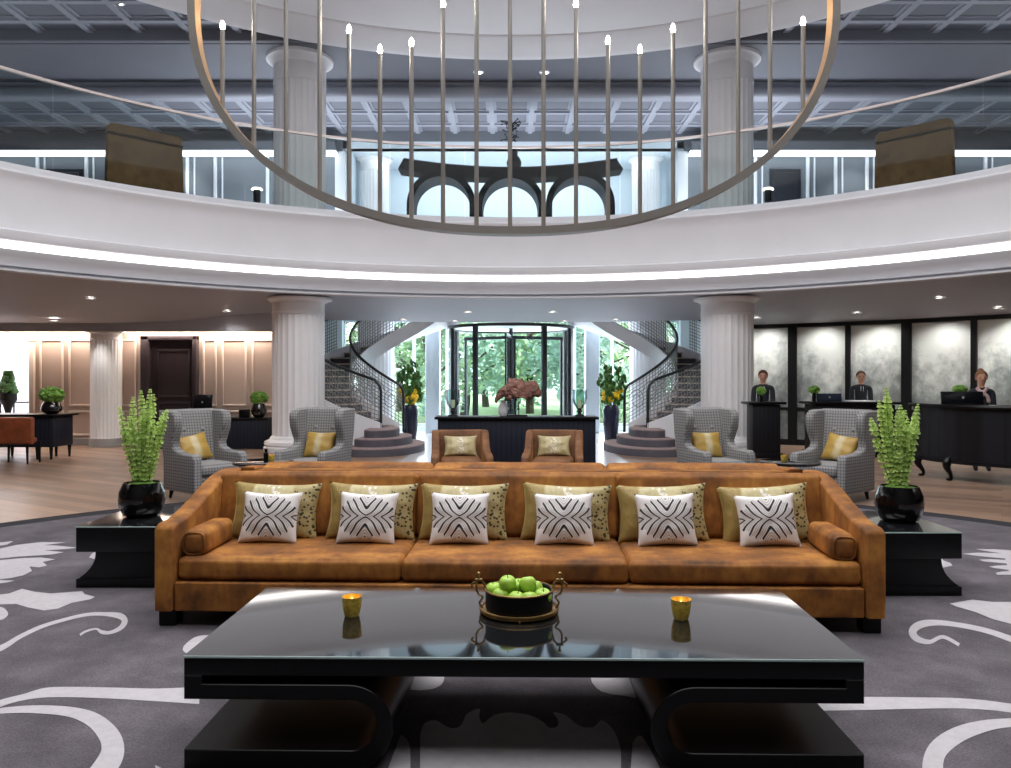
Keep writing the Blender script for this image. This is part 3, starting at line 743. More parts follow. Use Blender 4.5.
# ================================================================ CARPET
KX, KY, KR = 0.0, 4.7, 6.65
cp = thing('round_carpet', 'large round charcoal carpet with pale scrolling motifs and a dark border', 'carpet', (KX, KY, 0))
b = MB(); b.lathe([(.001, .012), (KR-.27, .012)], 128); b.poly([(0, 0, .012)]*0) if False else None
Z1 = .0125
def wfl(x, y): p = fl(x, y, .014); return (p.x-KX, p.y-KY)
def z3(pts, s, ox, oy): return [wfl(ox+x/s, oy+y/s) for x, y in pts]
LAY = [0]
def patch(poly, m=1):
    LAY[0] += 1; b.poly([(x, y, .0135+.00015*LAY[0]) for x, y in poly], m)
def ribbon(px, s, ox, oy, m=1):
    pts = [(ox+x/s, oy+y/s, w/s) for x, y, w in px]
    pts = smoothpath(pts, 7)
    L, Rr = [], []
    for i, (x, y, w) in enumerate(pts):
        d = Vector(pts[min(i+1, len(pts)-1)][:2])-Vector(pts[max(i-1, 0)][:2]); d.normalize(); n = Vector((-d.y, d.x))*w/2
        L.append(wfl(x+n.x, y+n.y)); Rr.append(wfl(x-n.x, y-n.y))
    for i in range(len(pts)-1):
        b.poly([(*L[i], .0145), (*Rr[i], .0145), (*Rr[i+1], .0145), (*L[i+1], .0145)], m)
sm = lambda p, n=3: smoothpath(p, n)
A3 = (5.615, 0, 480)
patch(z3([(-300, 372), (-120, 352), (0, 350), (75, 343), (40, 362), (0, 368), (-120, 380)], *A3))
patch(z3([(-420, 400), (-150, 386), (0, 385), (90, 365), (230, 348), (370, 350), (250, 365), (320, 368), (440, 380), (360, 388), (250, 395), (360, 405), (290, 418), (180, 425), (100, 430), (0, 440), (-260, 470), (-420, 470)], *A3))
patch(z3([(-420, 480), (-150, 465), (0, 450), (130, 438), (230, 435), (310, 445), (240, 460), (265, 480), (220, 490), (165, 485), (180, 510), (130, 535), (60, 550), (0, 557), (-250, 590), (-420, 590)], *A3))
patch(z3([(-200, 572), (0, 562), (80, 565), (40, 575), (0, 580), (-200, 600)], *A3))
patch(z3([(500, 435), (518, 412), (545, 400), (545, 448)], *A3))
A5 = (4.315, 0, 590)
patch(z3([(-250, 40), (-100, 22), (0, 20), (40, 15), (95, -5), (150, 8), (220, 15), (290, 10), (355, 5), (365, 18), (410, 30), (390, 40), (310, 55), (250, 80), (190, 88), (120, 75), (70, 60), (0, 62), (-250, 95)], *A5))
patch(z3(sm([(-60, 80), (0, 73), (25, 85), (35, 105), (20, 122), (0, 130), (-60, 140)]), *A5))
ribbon([(-200, 330, 30), (0, 252, 24), (80, 205, 18), (170, 162, 16), (260, 133, 14), (370, 107, 14), (450, 104, 16), (515, 112, 26), (538, 132, 26), (522, 162, 20), (478, 183, 14), (440, 182, 16), (415, 168, 8), (372, 178, 9), (345, 194, 10)], *A5)
ribbon([(-300, 640, 30), (-120, 545, 30), (0, 490, 28), (100, 463, 26), (200, 443, 42), (330, 441, 45), (480, 445, 48), (680, 453, 55), (860, 455, 75)], *A5)
ribbon([(-150, 545, 20), (0, 522, 24), (150, 515, 34), (300, 526, 44), (400, 560, 66), (465, 620, 88), (487, 680, 98), (470, 740, 100), (400, 830, 100), (270, 920, 70)], *A5)
patch(z3([(668, 756), (700, 770), (800, 830), (690, 830)], *A5))
patch(z3(sm([(900, 195), (863, 198), (830, 210), (795, 240), (790, 262), (815, 272), (863, 240), (900, 230)]), *A5))
A6 = (3.61, 380, 660)
patch(z3(sm([(145, 270), (160, 230), (200, 218), (250, 245), (290, 240), (310, 200), (335, 183), (360, 177), (358, 205), (372, 230), (410, 200), (470, 190), (540, 200), (590, 225), (610, 245), (640, 240), (642, 215), (625, 190), (670, 200), (720, 238), (770, 243), (800, 218), (840, 250), (866, 310), (870, 390), (860, 560), (150, 560), (145, 390)], 3), *A6))
patch(z3(sm([(75, 270), (105, 300), (110, 390), (110, 540), (-60, 540), (30, 390)], 3), *A6)); patch(z3(sm([(912, 300), (945, 275), (1010, 390), (1080, 540), (905, 540), (905, 390)], 3), *A6))
patch(z3(sm([(110, 40), (220, 40), (228, 80), (200, 102), (150, 110), (110, 108)], 3), *A6)); patch(z3(sm([(755, 40), (900, 40), (960, 135), (880, 130), (800, 115), (765, 82)], 3), *A6))
A4 = (6.4, 860, 500)
for fr in ([(1500, 330), (966, 324), (920, 345), (960, 480), (1500, 500)], [(970, 324), (850, 316), (740, 315), (790, 325), (930, 346)], [(940, 344), (760, 338), (650, 345), (760, 360), (940, 377)],
           [(950, 386), (830, 380), (760, 383), (790, 394), (960, 410)], [(960, 418), (880, 421), (825, 428), (860, 437), (960, 450)], [(965, 456), (905, 460), (868, 468), (880, 480), (975, 480)]): patch(z3(fr, *A4))
patch(z3([(525, 372), (530, 388), (580, 405), (592, 422), (530, 435), (515, 400)], *A4))
patch(z3([(575, 665), (690, 645), (720, 640), (850, 655), (966, 655), (1400, 650), (1400, 800), (966, 795), (850, 765), (740, 720), (620, 685)], *A4))
A7 = (2.763, 800, 490)
ribbon([(800, 520, 20), (700, 460, 18), (583, 412, 16), (500, 385, 14), (400, 368, 14), (340, 370, 20), (312, 388, 22), (322, 410, 18), (358, 420, 12), (395, 406, 10), (440, 428, 9)], *A7)
ribbon([(40, 592, 36), (180, 590, 36), (300, 589, 32), (450, 590, 28), (583, 603, 24), (800, 640, 22)], *A7)
ribbon([(800, 640, 18), (583, 643, 24), (480, 660, 38), (410, 692, 50), (372, 735, 56), (372, 800, 56), (420, 900, 40)], *A7)
b.build('pile', ['carpet', 'mark'], cp, smooth=0, normals=False)
b = MB(); b.lathe([(KR-.28, .002), (KR-.28, .015), (KR-.02, .015), (KR, .002)], 128); b.build('border', 'border', cp, smooth=30)
CZ = .0145
# ================================================================ CUSHIONS
def pillow_mesh(name, w, h, t, mkey, seed=0, n=22):
    b = MB(); uv = []
    def side(sgn):
        def f(u, v):
            a, c = u*2-1, v*2-1
            k = max(0, (1-a**2)*(1-c**2))
            x = a*w/2*(1-.09*(1-c*c)); z = h/2+c*h/2*(1-.11*(1-a*a))
            y = sgn*t/2*k**.42
            nz = noise.noise(Vector((a*2.2+seed, c*2.2, sgn)))*.012*min(1, k*3)
            return (x, y+nz, z)
        return f
    b.surf(side(-1), n, n); b.surf(side(1), n, n)
    bmesh.ops.remove_doubles(b.bm, verts=b.bm.verts, dist=1e-5)
    bmesh.ops.recalc_face_normals(b.bm, faces=b.bm.faces[:])
    lay = b.bm.loops.layers.uv.new('UVMap')
    for f in b.bm.faces:
        for l in f.loops: l[lay].uv = (l.vert.co.x/w+.5, l.vert.co.z/h)
    return b.build(name, mkey, smooth=80)
# ================================================================ SOFAS
SW, SD = 4.48, 1.15
def sofa(label, loc, rz, group):
    t = thing('velvet_sofa', label, 'sofa', loc, rz, group)
    hw, y0, y1 = SW/2, -SD/2, SD/2
    aw = .125
    arm = [(y0, .1), (y0, .60), (y0+.015, .625), (y0+.05, .64)]+[(y0+.05+(y1-.17-y0)*k/10, .64+.225*(3*(k/10)**2-2*(k/10)**3)) for k in range(1, 11)]+[(y1, .865), (y1, .1)]
    for sx in (-1, 1):
        b = MB(); x0, x1 = (sx*hw, sx*(hw-aw)); b.prism(arm, min(x0, x1), max(x0, x1), 'X', .022, 3); b.build('arm', 'velvet', t, smooth=40)
    b = MB(); b.box((0, .02, .19), (SW-2*aw, SD-.06, .18), .015); b.box((0, y0+.02, .19), (SW-2*aw-.01, .04, .18), .012, 3); b.build('base', 'velvet', t)
    b = MB(); b.prism([(y1-.2, .2), (y1-.16, .82), (y1-.13, .845), (y1-.02, .845), (y1, .82), (y1, .1), (y1-.2, .1)], -hw+aw, hw-aw, 'X', .015, 2); b.build('back_frame', 'velvet', t)
    iw = SW-2*aw; cw = iw/3
    for k in range(3):
        x = -iw/2+cw*(k+.5)
        b = MB(); b.rbox((x, y0+.04+.42, .353), (cw-.004, .84, .14), .035, puff=(0, .012, .012), wob=.004); b.build('seat_cushion', 'velvet', t, smooth=60)
    bx0 = -hw+.09
    for k in range(3):
        w = (SW-.18)/3; x = bx0+w*(k+.5)
        b = MB(); b.rbox((0, 0, 0), (w-.006, .21, .46), .045, puff=(0, .02, .008), wob=.004); o = b.build('back_cushion', 'velvet', t, smooth=60)
        o.location = (x, .275, .635); o.rotation_euler = (R_(-11), 0, 0)
    for sx in (-1, 1):
        for y in (y0+.09, y1-.09):
            b = MB(); b.box((sx*(hw-.07), y, .052), (.11, .11, .104), .008); b.build('leg', 'blackmatt', t)
    return t
SZ = R_(-2)
S1 = Vector((.058, 5.40, CZ)); S2 = Vector((.058+1.17*math.sin(R_(2)), 5.40+1.17, CZ))
sofa1 = sofa('long amber velvet three-seat sofa facing the coffee table, with twelve scatter cushions', S1, SZ, 'back to back sofas')
sofa2 = dup(sofa1, S2, SZ+PI, 'amber velvet sofa turned away, back to back behind the cushioned one'); sofa2.scale = (.955, 1, 1)
SM = Matrix.Translation(S1) @ Matrix.Rotation(SZ, 4, 'Z')
def on_sofa(o, x, y, z, rx=0., rz=0., ry=0.):
    o.matrix_world = SM @ Matrix.Translation((x, y, z)) @ Matrix.Rotation(rz, 4, 'Z') @ Matrix.Rotation(rx, 4, 'X') @ Matrix.Rotation(ry, 4, 'Y')
ordn = ['leftmost', 'second from left', 'third from left', 'third from right', 'second from right', 'rightmost']
gp = pillow_mesh('gold_cushion', .63, .40, .17, 'goldpillow', 1); zp = pillow_mesh('zebra_cushion', .405, .36, .15, 'zebra', 4)
gx = [273.6, 371, 463, 564, 660, 761]; wx = [268, 366.5, 460, 564, 665.5, 765]
random.seed(5)
for k in range(6):
    o = gp if k == 0 else gp.copy()
    if k: C.objects.link(o)
    Yd = 5.55; X = (gx[k]-VX)*Yd/FPX-S1.x
    on_sofa(o, X, .055, .424, R_(-15), R_(random.uniform(-3, 3)), R_(random.uniform(-3, 3)))
    tag(o, 'gold silk cushion with dotted end, %s of six along the sofa back' % ordn[k], 'cushion', 'gold cushions on the sofa')
    o = zp if k == 0 else zp.copy()
    if k: C.objects.link(o)
    Yd = 5.36; X = (wx[k]-VX)*Yd/FPX-S1.x
    on_sofa(o, X, -.115, .426, R_(-20), R_(random.uniform(-3, 3)), R_((1.5, 2, 1, -1, -1.5, -3)[k]))
    tag(o, 'small white cushion with black wave embroidery, %s of six on the sofa' % ordn[k], 'cushion', 'white embroidered cushions on the sofa')
for sx, lb in ((-1, 'left'), (1, 'right')):
    t = thing('bolster_cushion', 'amber velvet bolster lying along the %s arm of the sofa' % lb, 'bolster', (0, 0, 0), 0, 'sofa bolsters')
    b = MB(); b.rbox((0, 0, 0), (.155, .5, .16), .042, puff=(.006, .02, .006), wob=.004); b.build('bolster_body', 'velvet', t, smooth=60)
    b = MB(); b.tube([(.066*math.copysign(abs(math.cos(a))**.6, math.cos(a)), -.254, .068*math.copysign(abs(math.sin(a))**.6, math.sin(a))) for a in [2*PI*i/24 for i in range(24)]], .006, 6, closed=True); b.build('piping', 'velvet', t)
    t.matrix_world = SM @ Matrix.Translation((sx*(SW/2-.203), -.225, .502)) @ Matrix.Rotation(R_(-sx*2), 4, 'Z')
# ================================================================ COFFEE TABLE
TL, TD = 2.64, 1.03
mk('gedge', 'pale glass edge', 'a9bcb9', .2)
ct = thing('coffee_table', 'long low black lacquer coffee table with scroll ends and glass top', 'coffee table', (.062, 3.61, CZ), R_(-1)); ct.scale = (1.01, 1, .966)
b = MB(); b.box((0, 0, .417), (TL, TD, .07), .004); b.build('tabletop', 'black', ct)
b = MB(); b.box((0, 0, .4585), (TL+.004, TD+.004, .011), .002, 1)
for f in b.bm.faces: f.material_index = 0 if abs(f.normal.z) > .9 else 1
b.build('glass_top', ['tableglass', 'gedge'], ct, smooth=0)
for sx in (-1, 1):
    P = [(0, .382), (.07, .382), (.07, .347), (.645, .347)]+[(.645+.175*math.sin(PI*i/20), .172+.175*math.cos(PI*i/20)) for i in range(1, 21)]+[(0, -.003+.003), (0, .08), (.655, .08)]+[(.655+.1025*math.sin(PI*i/20), .1825-.1025*math.cos(PI*i/20)) for i in range(1, 21)]+[(0, .285)]
    P = [(sx*(x-TL/2), max(0, z)) for x, z in P]
    b = MB(); b.prism(P, -TD/2, TD/2, 'Y', .003, 1); b.build('scroll_leg', 'black', ct, smooth=30)
TT = .4642*.966+CZ
# candle cups
def candle_cup(loc, label, group, s=1.):
    t = thing('candle_cup', label, 'candle holder', loc, 0, group)
    b = MB(); b.lathe([(0, 0), (.03*s, 0), (.034*s, .006*s), (.042*s, .04*s), (.045*s, .075*s), (.046*s, .092*s), (.043*s, .092*s), (.041*s, .07*s), (.037*s, .02*s), (0, .015*s)], 28); b.build('glass_cup', 'goldcup', t)
    b = MB(); b.lathe([(0, .016*s), (.03*s, .018*s), (.03*s, .06*s), (0, .061*s)], 16); cn = b.build('candle', 'litwax', t)
    b = MB(); b.lathe([(0, .06*s), (.004*s, .066*s), (.003*s, .076*s), (0, .084*s)], 8); b.build('flame', 'flame', cn)
    return t
p = fl(352, 616, TT); candle_cup((p.x, p.y, TT), 'gold green glass candle cup on the left half of the coffee table', 'candle cups on the coffee table')
p = fl(681, 619, TT); candle_cup((p.x, p.y, TT), 'gold green glass candle cup on the right half of the coffee table', 'candle cups on the coffee table')
# fruit bowl
bw = thing('fruit_bowl', 'round black fruit bowl with brass rim and finial handles on the coffee table', 'bowl', (.052, 3.70, TT))
b = MB(); b.lathe([(0, .02), (.15, .02), (.158, .03), (.158, .1), (.161, .108), (.156, .112), (.148, .108), (.146, .05), (0, .04)], 48); b.build('bowl_body', 'blackmatt', bw)
b = MB(); b.tube([(.158*math.cos(a), .158*math.sin(a), .11) for a in [2*PI*i/48 for i in range(48)]], .0045, 6, closed=True); b.build('rim', 'gold', bw)
b = MB()
for r, z in ((.176, .012), (.181, .024)): b.tube([(r*math.cos(a), r*math.sin(a), z) for a in [2*PI*i/56 for i in range(56)]], .006, 6, closed=True)
b.lathe([(0, .012), (.172, .012), (.172, .02), (0, .02)], 40); b.build('tray', 'gold', bw)
for k in range(4):
    a = -PI/2+k*PI/2; b = MB(); b.ball((.178*math.cos(a), .178*math.sin(a), .006), .0065, 10, 8); b.build('foot', 'gold', bw)
for sx in (-1, 1):
    b = MB(); x = sx*.182
    b.tube(smoothpath([(sx*.172, 0, .02), (sx*.186, 0, .045), (sx*.170, 0, .07), (sx*.19, 0, .085), (sx*.2, 0, .105)], 5), .005, 6)
    b.tube([(sx*.2, 0, .1), (sx*.2, 0, .145)], .005, 6); b.tube(smoothpath([(sx*.158, 0, .11), (sx*.165, 0, .135), (sx*.185, 0, .15), (sx*.205, 0, .142), (sx*.222, 0, .13), (sx*.215, 0, .118)], 5), .0055, 6)
    b.box((sx*.19, 0, .152), (.035, .018, .01), .003); b.cyl((sx*.19, 0, .155), (sx*.19, 0, .172), .005, n=8); b.ball((sx*.19, 0, .18), .009, 12, 8)
    b.build('handle', 'gold', bw)
def apple_mesh(name):
    b = MB(); b.lathe([(0, .008), (.008, .003), (.02, 0), (.034, .012), (.0415, .034), (.039, .055), (.028, .069), (.015, .0725), (.006, .068), (0, .064)], 24); o = b.build(name, 'apple', smooth=80)
    b = MB(); b.tube([(0, 0, .062), (.003, 0, .075), (.007, 0, .084)], .0017, 5); b.build('stalk', 'stalk', o)
    return o
ap = apple_mesh('green_apple')
aps = [(-.095, -.035, .046, 'low at the front left, nearest the left handle'), (-.02, -.088, .046, 'low at the front, just left of centre'), (.105, -.04, .05, 'low at the front right, nearest the right handle'), (-.115, .03, .056, 'half hidden behind the front left apple'), (.0, .05, .07, 'in the middle, between the two top ones'), (.082, .055, .056, 'low at the back right'),
       (-.053, -.01, .1, 'topmost, highest of the pile at left'), (.045, -.015, .095, 'topmost of the pile at right'), (-.05, .1, .05, 'low at the back, behind the topmost left apple'), (.05, -.09, .044, 'low at the front, just right of centre')]
for k, (x, y, z, lb) in enumerate(aps):
    rz = k*1.3
    o = ap if k == 0 else dup(ap, (0, 0, 0))
    o.location = (.052+x, 3.70+y, TT+z); o.rotation_euler = (R_(14*math.sin(k*2.1)), R_(16*math.cos(k*1.7)), rz)
    tag(o, 'green apple in the black bowl, '+lb, 'apple', 'apples in the fruit bowl')
# ================================================================ SIDE TABLES
def side_table(label, xc, yf, w, d, zt):
    t = thing('side_table', label, 'side table', (xc, yf+d/2, CZ), 0, 'black side tables beside the sofa'); h = zt-CZ
    b = MB(); b.box((0, 0, h-.1), (w, d, .18), .004); b.build('tabletop', 'blackmatt', t)
    b = MB(); b.box((0, 0, h-.005), (w+.004, d+.004, .01), .002, 1)
    for f in b.bm.faces: f.material_index = 0 if abs(f.normal.z) > .9 else 1
    b.build('glass_top', ['tableglass', 'gedge'], t, smooth=0)
    cur = [(w/2-.135+.125*(1-math.sin(R_(90*k/10)))**1.0 if False else w/2-.01-.125*(1-(1-k/10)**2.4), .065+(h-.19-.065)*k/10) for k in range(11)]
    P = [(x, z) for x, z in cur]+[(-x, z) for x, z in reversed(cur)]
    b = MB(); b.prism(P, -d/2+.02, d/2-.02, 'Y'); b.build('pedestal', 'blackmatt', t, smooth=40)
    b = MB(); b.box((0, 0, .0325), (w, d, .065), .004); b.build('base', 'blackmatt', t)
side_table('black lacquer side table at the left end of the sofa, under a potted plant', -2.73, 5.84, .93, .92, .468)
side_table('black lacquer side table at the right end of the sofa, under a potted plant', 2.765, 5.62, .93, .92, .468)
# ================================================================ WING CHAIRS
def wing_chair(label, loc, rz, wing=True):
    t = thing('wing_chair', label, 'armchair', loc, rz, 'grey tweed wing chairs')
    b = MB(); b.rbox((0, -.02, .215), (.58, .7, .21), .03); b.build('seat_base', 'tweed', t, smooth=60)
    b = MB(); b.rbox((0, -.06, .385), (.54, .66, .15), .05, puff=(0, .015, .015)); b.build('seat_cushion', 'tweed', t, smooth=60)
    def flare(z): 
        k = max(0, min(1, (z-.6)/.25)); return .02*k*k*(3-2*k)
    b = MB(); b.rbox((0, 0, 0), (.66, .13, .82), .05, puff=(0, .02, .01)); 
    for v in b.bm.verts:
        v.co.x *= 1+.11*max(0, v.co.z/.4); v.co.y += .0+.16*(v.co.x/.45)**2*(-.35)
    for x in (-.17, .17):
        pass
    o = b.build('backrest', 'tweed', t, smooth=60); o.location = (0, .35, .735); o.rotation_euler = (R_(-9), 0, 0)
    for x in (-.13, .13):
        b = MB(); b.ball((0, 0, 0), (.028, .018, .028), 12, 8); q = b.build('button', 'tweed', o); q.location = (x, -.082, .13)
    side = [(-.40, .11), (-.40, .52), (-.385, .575), (-.34, .60), (-.15, .60), (-.02, .615), (.09, .65), (.12, .70), (.09, .78), (.04, .88), (.02, 1.0), (.03, 1.08), (.1, 1.13), (.2, 1.14), (.44, 1.14), (.40, .8), (.36, .5), (.36, .11)]
    for sx in (-1, 1):
        b = MB(); b.prism(side, -.06, .06, 'X', .028, 3)
        for v in b.bm.verts: v.co.x += sx*(.325+flare(v.co.z))
        b.build('wing_arm', 'tweed', t, smooth=50)
        for y in (-.33, .28):
            b = MB(); b.tube([(sx*.30, y, .125), (sx*.31, y+(.03 if y > 0 else -.0), 0)], [.032, .016], 8); b.build('leg', 'blackmatt', t)
    return t
WC = wing_chair('grey tweed wing chair at far left, behind the tall left plant', (-3.97, 10.35, CZ), R_(51))
chairs = [(WC.location.copy(), R_(51))]
for loc, rz, lb in (((-2.64, 10.75, CZ), R_(-16), 'grey tweed wing chair in front of the left column, turned to the left'),
                    ((2.81, 10.75, CZ), R_(16), 'grey tweed wing chair in front of the right column, turned to the right'),
                    ((4.21, 10.25, CZ), R_(-51), 'grey tweed wing chair at far right, behind the tall right plant')):
    dup(WC, loc, rz, lb); chairs.append((Vector(loc), rz))
yp = pillow_mesh('mustard_cushion', .46, .38, .16, 'stripepillow', 9)
for k, (lc, rz) in enumerate(chairs):
    o = yp if k == 0 else yp.copy()
    if k: C.objects.link(o)
    o.matrix_world = Matrix.Translation(lc) @ Matrix.Rotation(rz, 4, 'Z') @ Matrix.Translation((-.02, .12, .465)) @ Matrix.Rotation(R_(-22), 4, 'X') @ Matrix.Rotation(R_((-9, 0, 2, 8)[k]), 4, 'Y')
    tag(o, 'mustard silk cushion with a pale middle on the '+['far left wing chair', 'wing chair before the left column', 'wing chair before the right column', 'far right wing chair'][k], 'cushion', 'mustard cushions on wing chairs')
# round side tables between wing chairs
def round_table(label, x, y):
    t = thing('round_table', label, 'table', (x, y, CZ), 0, 'round black side tables')
    b = MB(); b.lathe([(0, .50), (.355, .50), (.365, .505), (.365, .53), (.355, .535), (0, .535)], 40); b.build('tabletop', 'tableglass', t)
    b = MB(); b.lathe([(0, 0), (.2, 0), (.2, .02), (.05, .04), (.03, .1), (.03, .46), (.08, .5), (0, .5)], 24); b.build('pedestal', 'black', t)
    return t
round_table('round black glass side table between the two left wing chairs', -3.02, 9.75)
round_table('round black glass side table between the two right wing chairs', 3.48, 9.75)
p = at(784, 455, 9.7); candle_cup((p.x, 9.7, .535+CZ), 'small green gold candle cup on the right round table', 'candle cups on round tables', .85)
p = at(271.5, 455, 9.7); candle_cup((p.x, 9.7, .535+CZ), 'small green gold candle cup on the left round table', 'candle cups on round tables', .85)
t = thing('black_canister', 'small black canister beside the candle cup on the left round table', 'canister', (at(266, 450, 9.85).x, 9.85, .535+CZ))
b = MB(); b.lathe([(0, 0), (.03, 0), (.03, .09), (.018, .1), (.018, .12), (0, .12)], 16); b.build('canister_body', 'black', t); b = MB(); b.lathe([(0, .12), (.021, .12), (.021, .14), (0, .143)], 16); b.build('lid', 'black', t)
# ================================================================ TUB CHAIRS
def tub_chair(label, loc, rz):
    t = thing('tub_chair', label, 'armchair', loc, rz, 'chestnut velvet tub chairs')
    b = MB(); b.rbox((0, -.03, .25), (.62, .62, .2), .03); b.build('seat_base', 'velvet2', t, smooth=60)
    b = MB(); b.rbox((0, -.06, .41), (.58, .6, .14), .05, puff=(0, .01, .015)); b.build('seat_cushion', 'velvet2', t, smooth=60)
    b = MB(); b.rbox((0, 0, 0), (.72, .13, .62), .04, puff=(0, .015, .0)); o = b.build('backrest', 'velvet2', t, smooth=60); o.location = (0, .34, .62); o.rotation_euler = (R_(-8), 0, 0)
    side = [(-.42, .14), (-.42, .5), (-.40, .545), (-.3, .575), (-.15, .60), (0, .68), (.1, .80), (.18, .89), (.28, .92), (.43, .92), (.38, .14)]
    for sx in (-1, 1):
        b = MB(); b.prism(side, -.055, .055, 'X', .025, 3)
        for v in b.bm.verts: v.co.x += sx*(.37+.06*max(0, -v.co.y-.1))
        b.build('arm', 'velvet2', t, smooth=50)
        for y in (-.34, .3):
            b = MB(); b.tube([(sx*.33, y, .15), (sx*.335, y, 0)], [.028, .017], 8); b.build('leg', 'blackmatt', t)
    t.scale = (1, 1, .86)
    return t
tb = tub_chair('chestnut velvet tub chair at left in front of the long console', (at(461, 0, 11.6).x, 11.6, .0), R_(6))
cps = [((at(461, 0, 11.6).x, 11.6, 0), R_(6)), ((at(553.5, 0, 11.6).x, 11.6, 0), R_(-6))]
dup(tb, cps[1][0], cps[1][1], 'chestnut velvet tub chair at right in front of the long console')
cpw = pillow_mesh('cream_cushion', .5, .32, .14, 'creampillow', 12)
for k, (lc, rz) in enumerate(cps):
    o = cpw if k == 0 else cpw.copy()
    if k: C.objects.link(o)
    o.matrix_world = Matrix.Translation(lc) @ Matrix.Rotation(rz, 4, 'Z') @ Matrix.Translation((0, .12, .485*.86)) @ Matrix.Rotation(R_(-18), 4, 'X')
    tag(o, 'cream cushion with silvery sprig on the %s tub chair' % ['left', 'right'][k], 'cushion', 'cream cushions on tub chairs')
# ================================================================ CONSOLE AND WHAT STANDS ON IT
YK = 12.75; sK = FPX/YK; zK = EYE-(417-VY)/sK
x0, x1 = at(434.5, 0, YK).x, at(599, 0, YK).x
cs = thing('console_counter', 'long blue black ribbed console in front of the revolving door', 'console', ((x0+x1)/2, YK+.3, 0)); w = x1-x0
b = MB(); b.box((0, 0, (zK-.04)/2), (w-.1, .55, zK-.04), .01); b.build('body', 'ribnavy', cs)
b = MB(); b.box((0, 0, zK-.02), (w, .64, .04), .008); b.build('top', 'blackmatt', cs)
b = MB(); b.box((0, -.285, .05), (w-.06, .03, .1), .005); b.build('plinth', 'blackmatt', cs)
def hurricane(label, px, Y):
    p = at(px, 0, Y); t = thing('hurricane_lamp', label, 'candle lamp', (p.x, Y, zK), 0, 'hurricane lamps on the console')
    b = MB(); b.lathe([(0, 0), (.085, 0), (.08, .02), (.03, .035), (.025, .06), (.05, .085), (.03, .11), (.028, .12), (.06, .135), (0, .14)], 24); b.build('foot', 'iron', t)
    b = MB(); b.lathe([(.05, .135), (.1, .2), (.125, .28), (.128, .34), (.12, .4), (.135, .44)], 28); b.build('glass_bowl', 'hurricane', t)
    b = MB(); b.cyl((0, 0, .14), (0, 0, .27), .032, n=16); b.build('candle', 'candle', t)
hurricane('glass hurricane lamp with a candle at the left end of the console', 453, YK+.22); hurricane('glass hurricane lamp with a candle at the right end of the console', 579.5, YK+.22)
# weathered animal sculpture on a rod
YG = YK+.28; sG = FPX/YG; xg = at(517, 0, YG).x
sc = thing('animal_sculpture', 'shaggy brown bronze animal sculpture on a thin stand on the console', 'sculpture', (xg, YG, zK))
b = MB(); b.box((0, 0, .012), (.34, .2, .024), .005); b.build('base', 'iron', sc)
b = MB()
for x in (-.02, .03): b.cyl((x, 0, .02), (x, 0, .32), .008, n=8)
b.build('stand', 'iron', sc)
def skinned(name, pts, edges, mats, parent=None, sub=2, root=0):
    me = bpy.data.meshes.new(name); me.from_pydata([p[0] for p in pts], edges, [])
    o = bpy.data.objects.new(name, me); C.objects.link(o)
    o.modifiers.new('s', 'SKIN'); o.modifiers['s'].branch_smoothing = .6; o.modifiers.new('u', 'SUBSURF').levels = sub
    for i, p in enumerate(pts):
        r = p[1]; me.skin_vertices[0].data[i].radius = (r, r) if not isinstance(r, tuple) else r
        me.skin_vertices[0].data[i].use_root = (i == root)
    dg = bpy.context.evaluated_depsgraph_get(); dg.update()
    nm = bpy.data.meshes.new_from_object(o.evaluated_get(dg)); nm.name = name
    C.objects.unlink(o); bpy.data.objects.remove(o)
    for mm in (mats if isinstance(mats, (list, tuple)) else [mats]): nm.materials.append(M[mm])
    nm.shade_smooth()
    o = bpy.data.objects.new(name, nm); C.objects.link(o)
    if parent is not None: o.parent = parent
    return o
sp = [((-.02, 0, .45), .13), ((.14, 0, .47), .155), ((.26, 0, .45), .14), ((.34, 0, .41), .085), ((-.16, 0, .46), .12), ((-.26, 0, .42), .085), ((-.33, 0, .34), .045), ((-.35, 0, .27), .028),
      ((-.12, -.07, .3), .045), ((-.12, .07, .3), .045), ((.2, -.07, .29), .05), ((.2, .07, .29), .05), ((.37, 0, .33), .03)]
se = [(0, 1), (1, 2), (2, 3), (0, 4), (4, 5), (5, 6), (6, 7), (4, 8), (4, 9), (1, 10), (1, 11), (3, 12)]
so = skinned('body', sp, se, 'boar', sc, 3)
for v in so.data.vertices:
    n_ = v.normal; d = noise.noise(v.co*16)*.022+noise.noise(v.co*38)*.012
    v.co = v.co+n_*d
for v in so.data.vertices: v.co.z = .43+(v.co.z-.43)*1.3
so.data.shade_flat()
wv = thing('white_ornament', 'small white vase standing behind the animal sculpture', 'vase', (at(503, 0, YG+.15).x, YG+.17, zK)); b = MB(); b.lathe([(0, 0), (.05, 0), (.08, .05), (.085, .12), (.06, .19), (.035, .23), (.04, .26), (.03, .26), (0, .2)], 20); b.build('vase_body', 'brightroom', wv)
b = MB(); b.lathe([(.036, .225), (.041, .23), (.036, .235)], 20); b.build('ring', 'gold', wv)
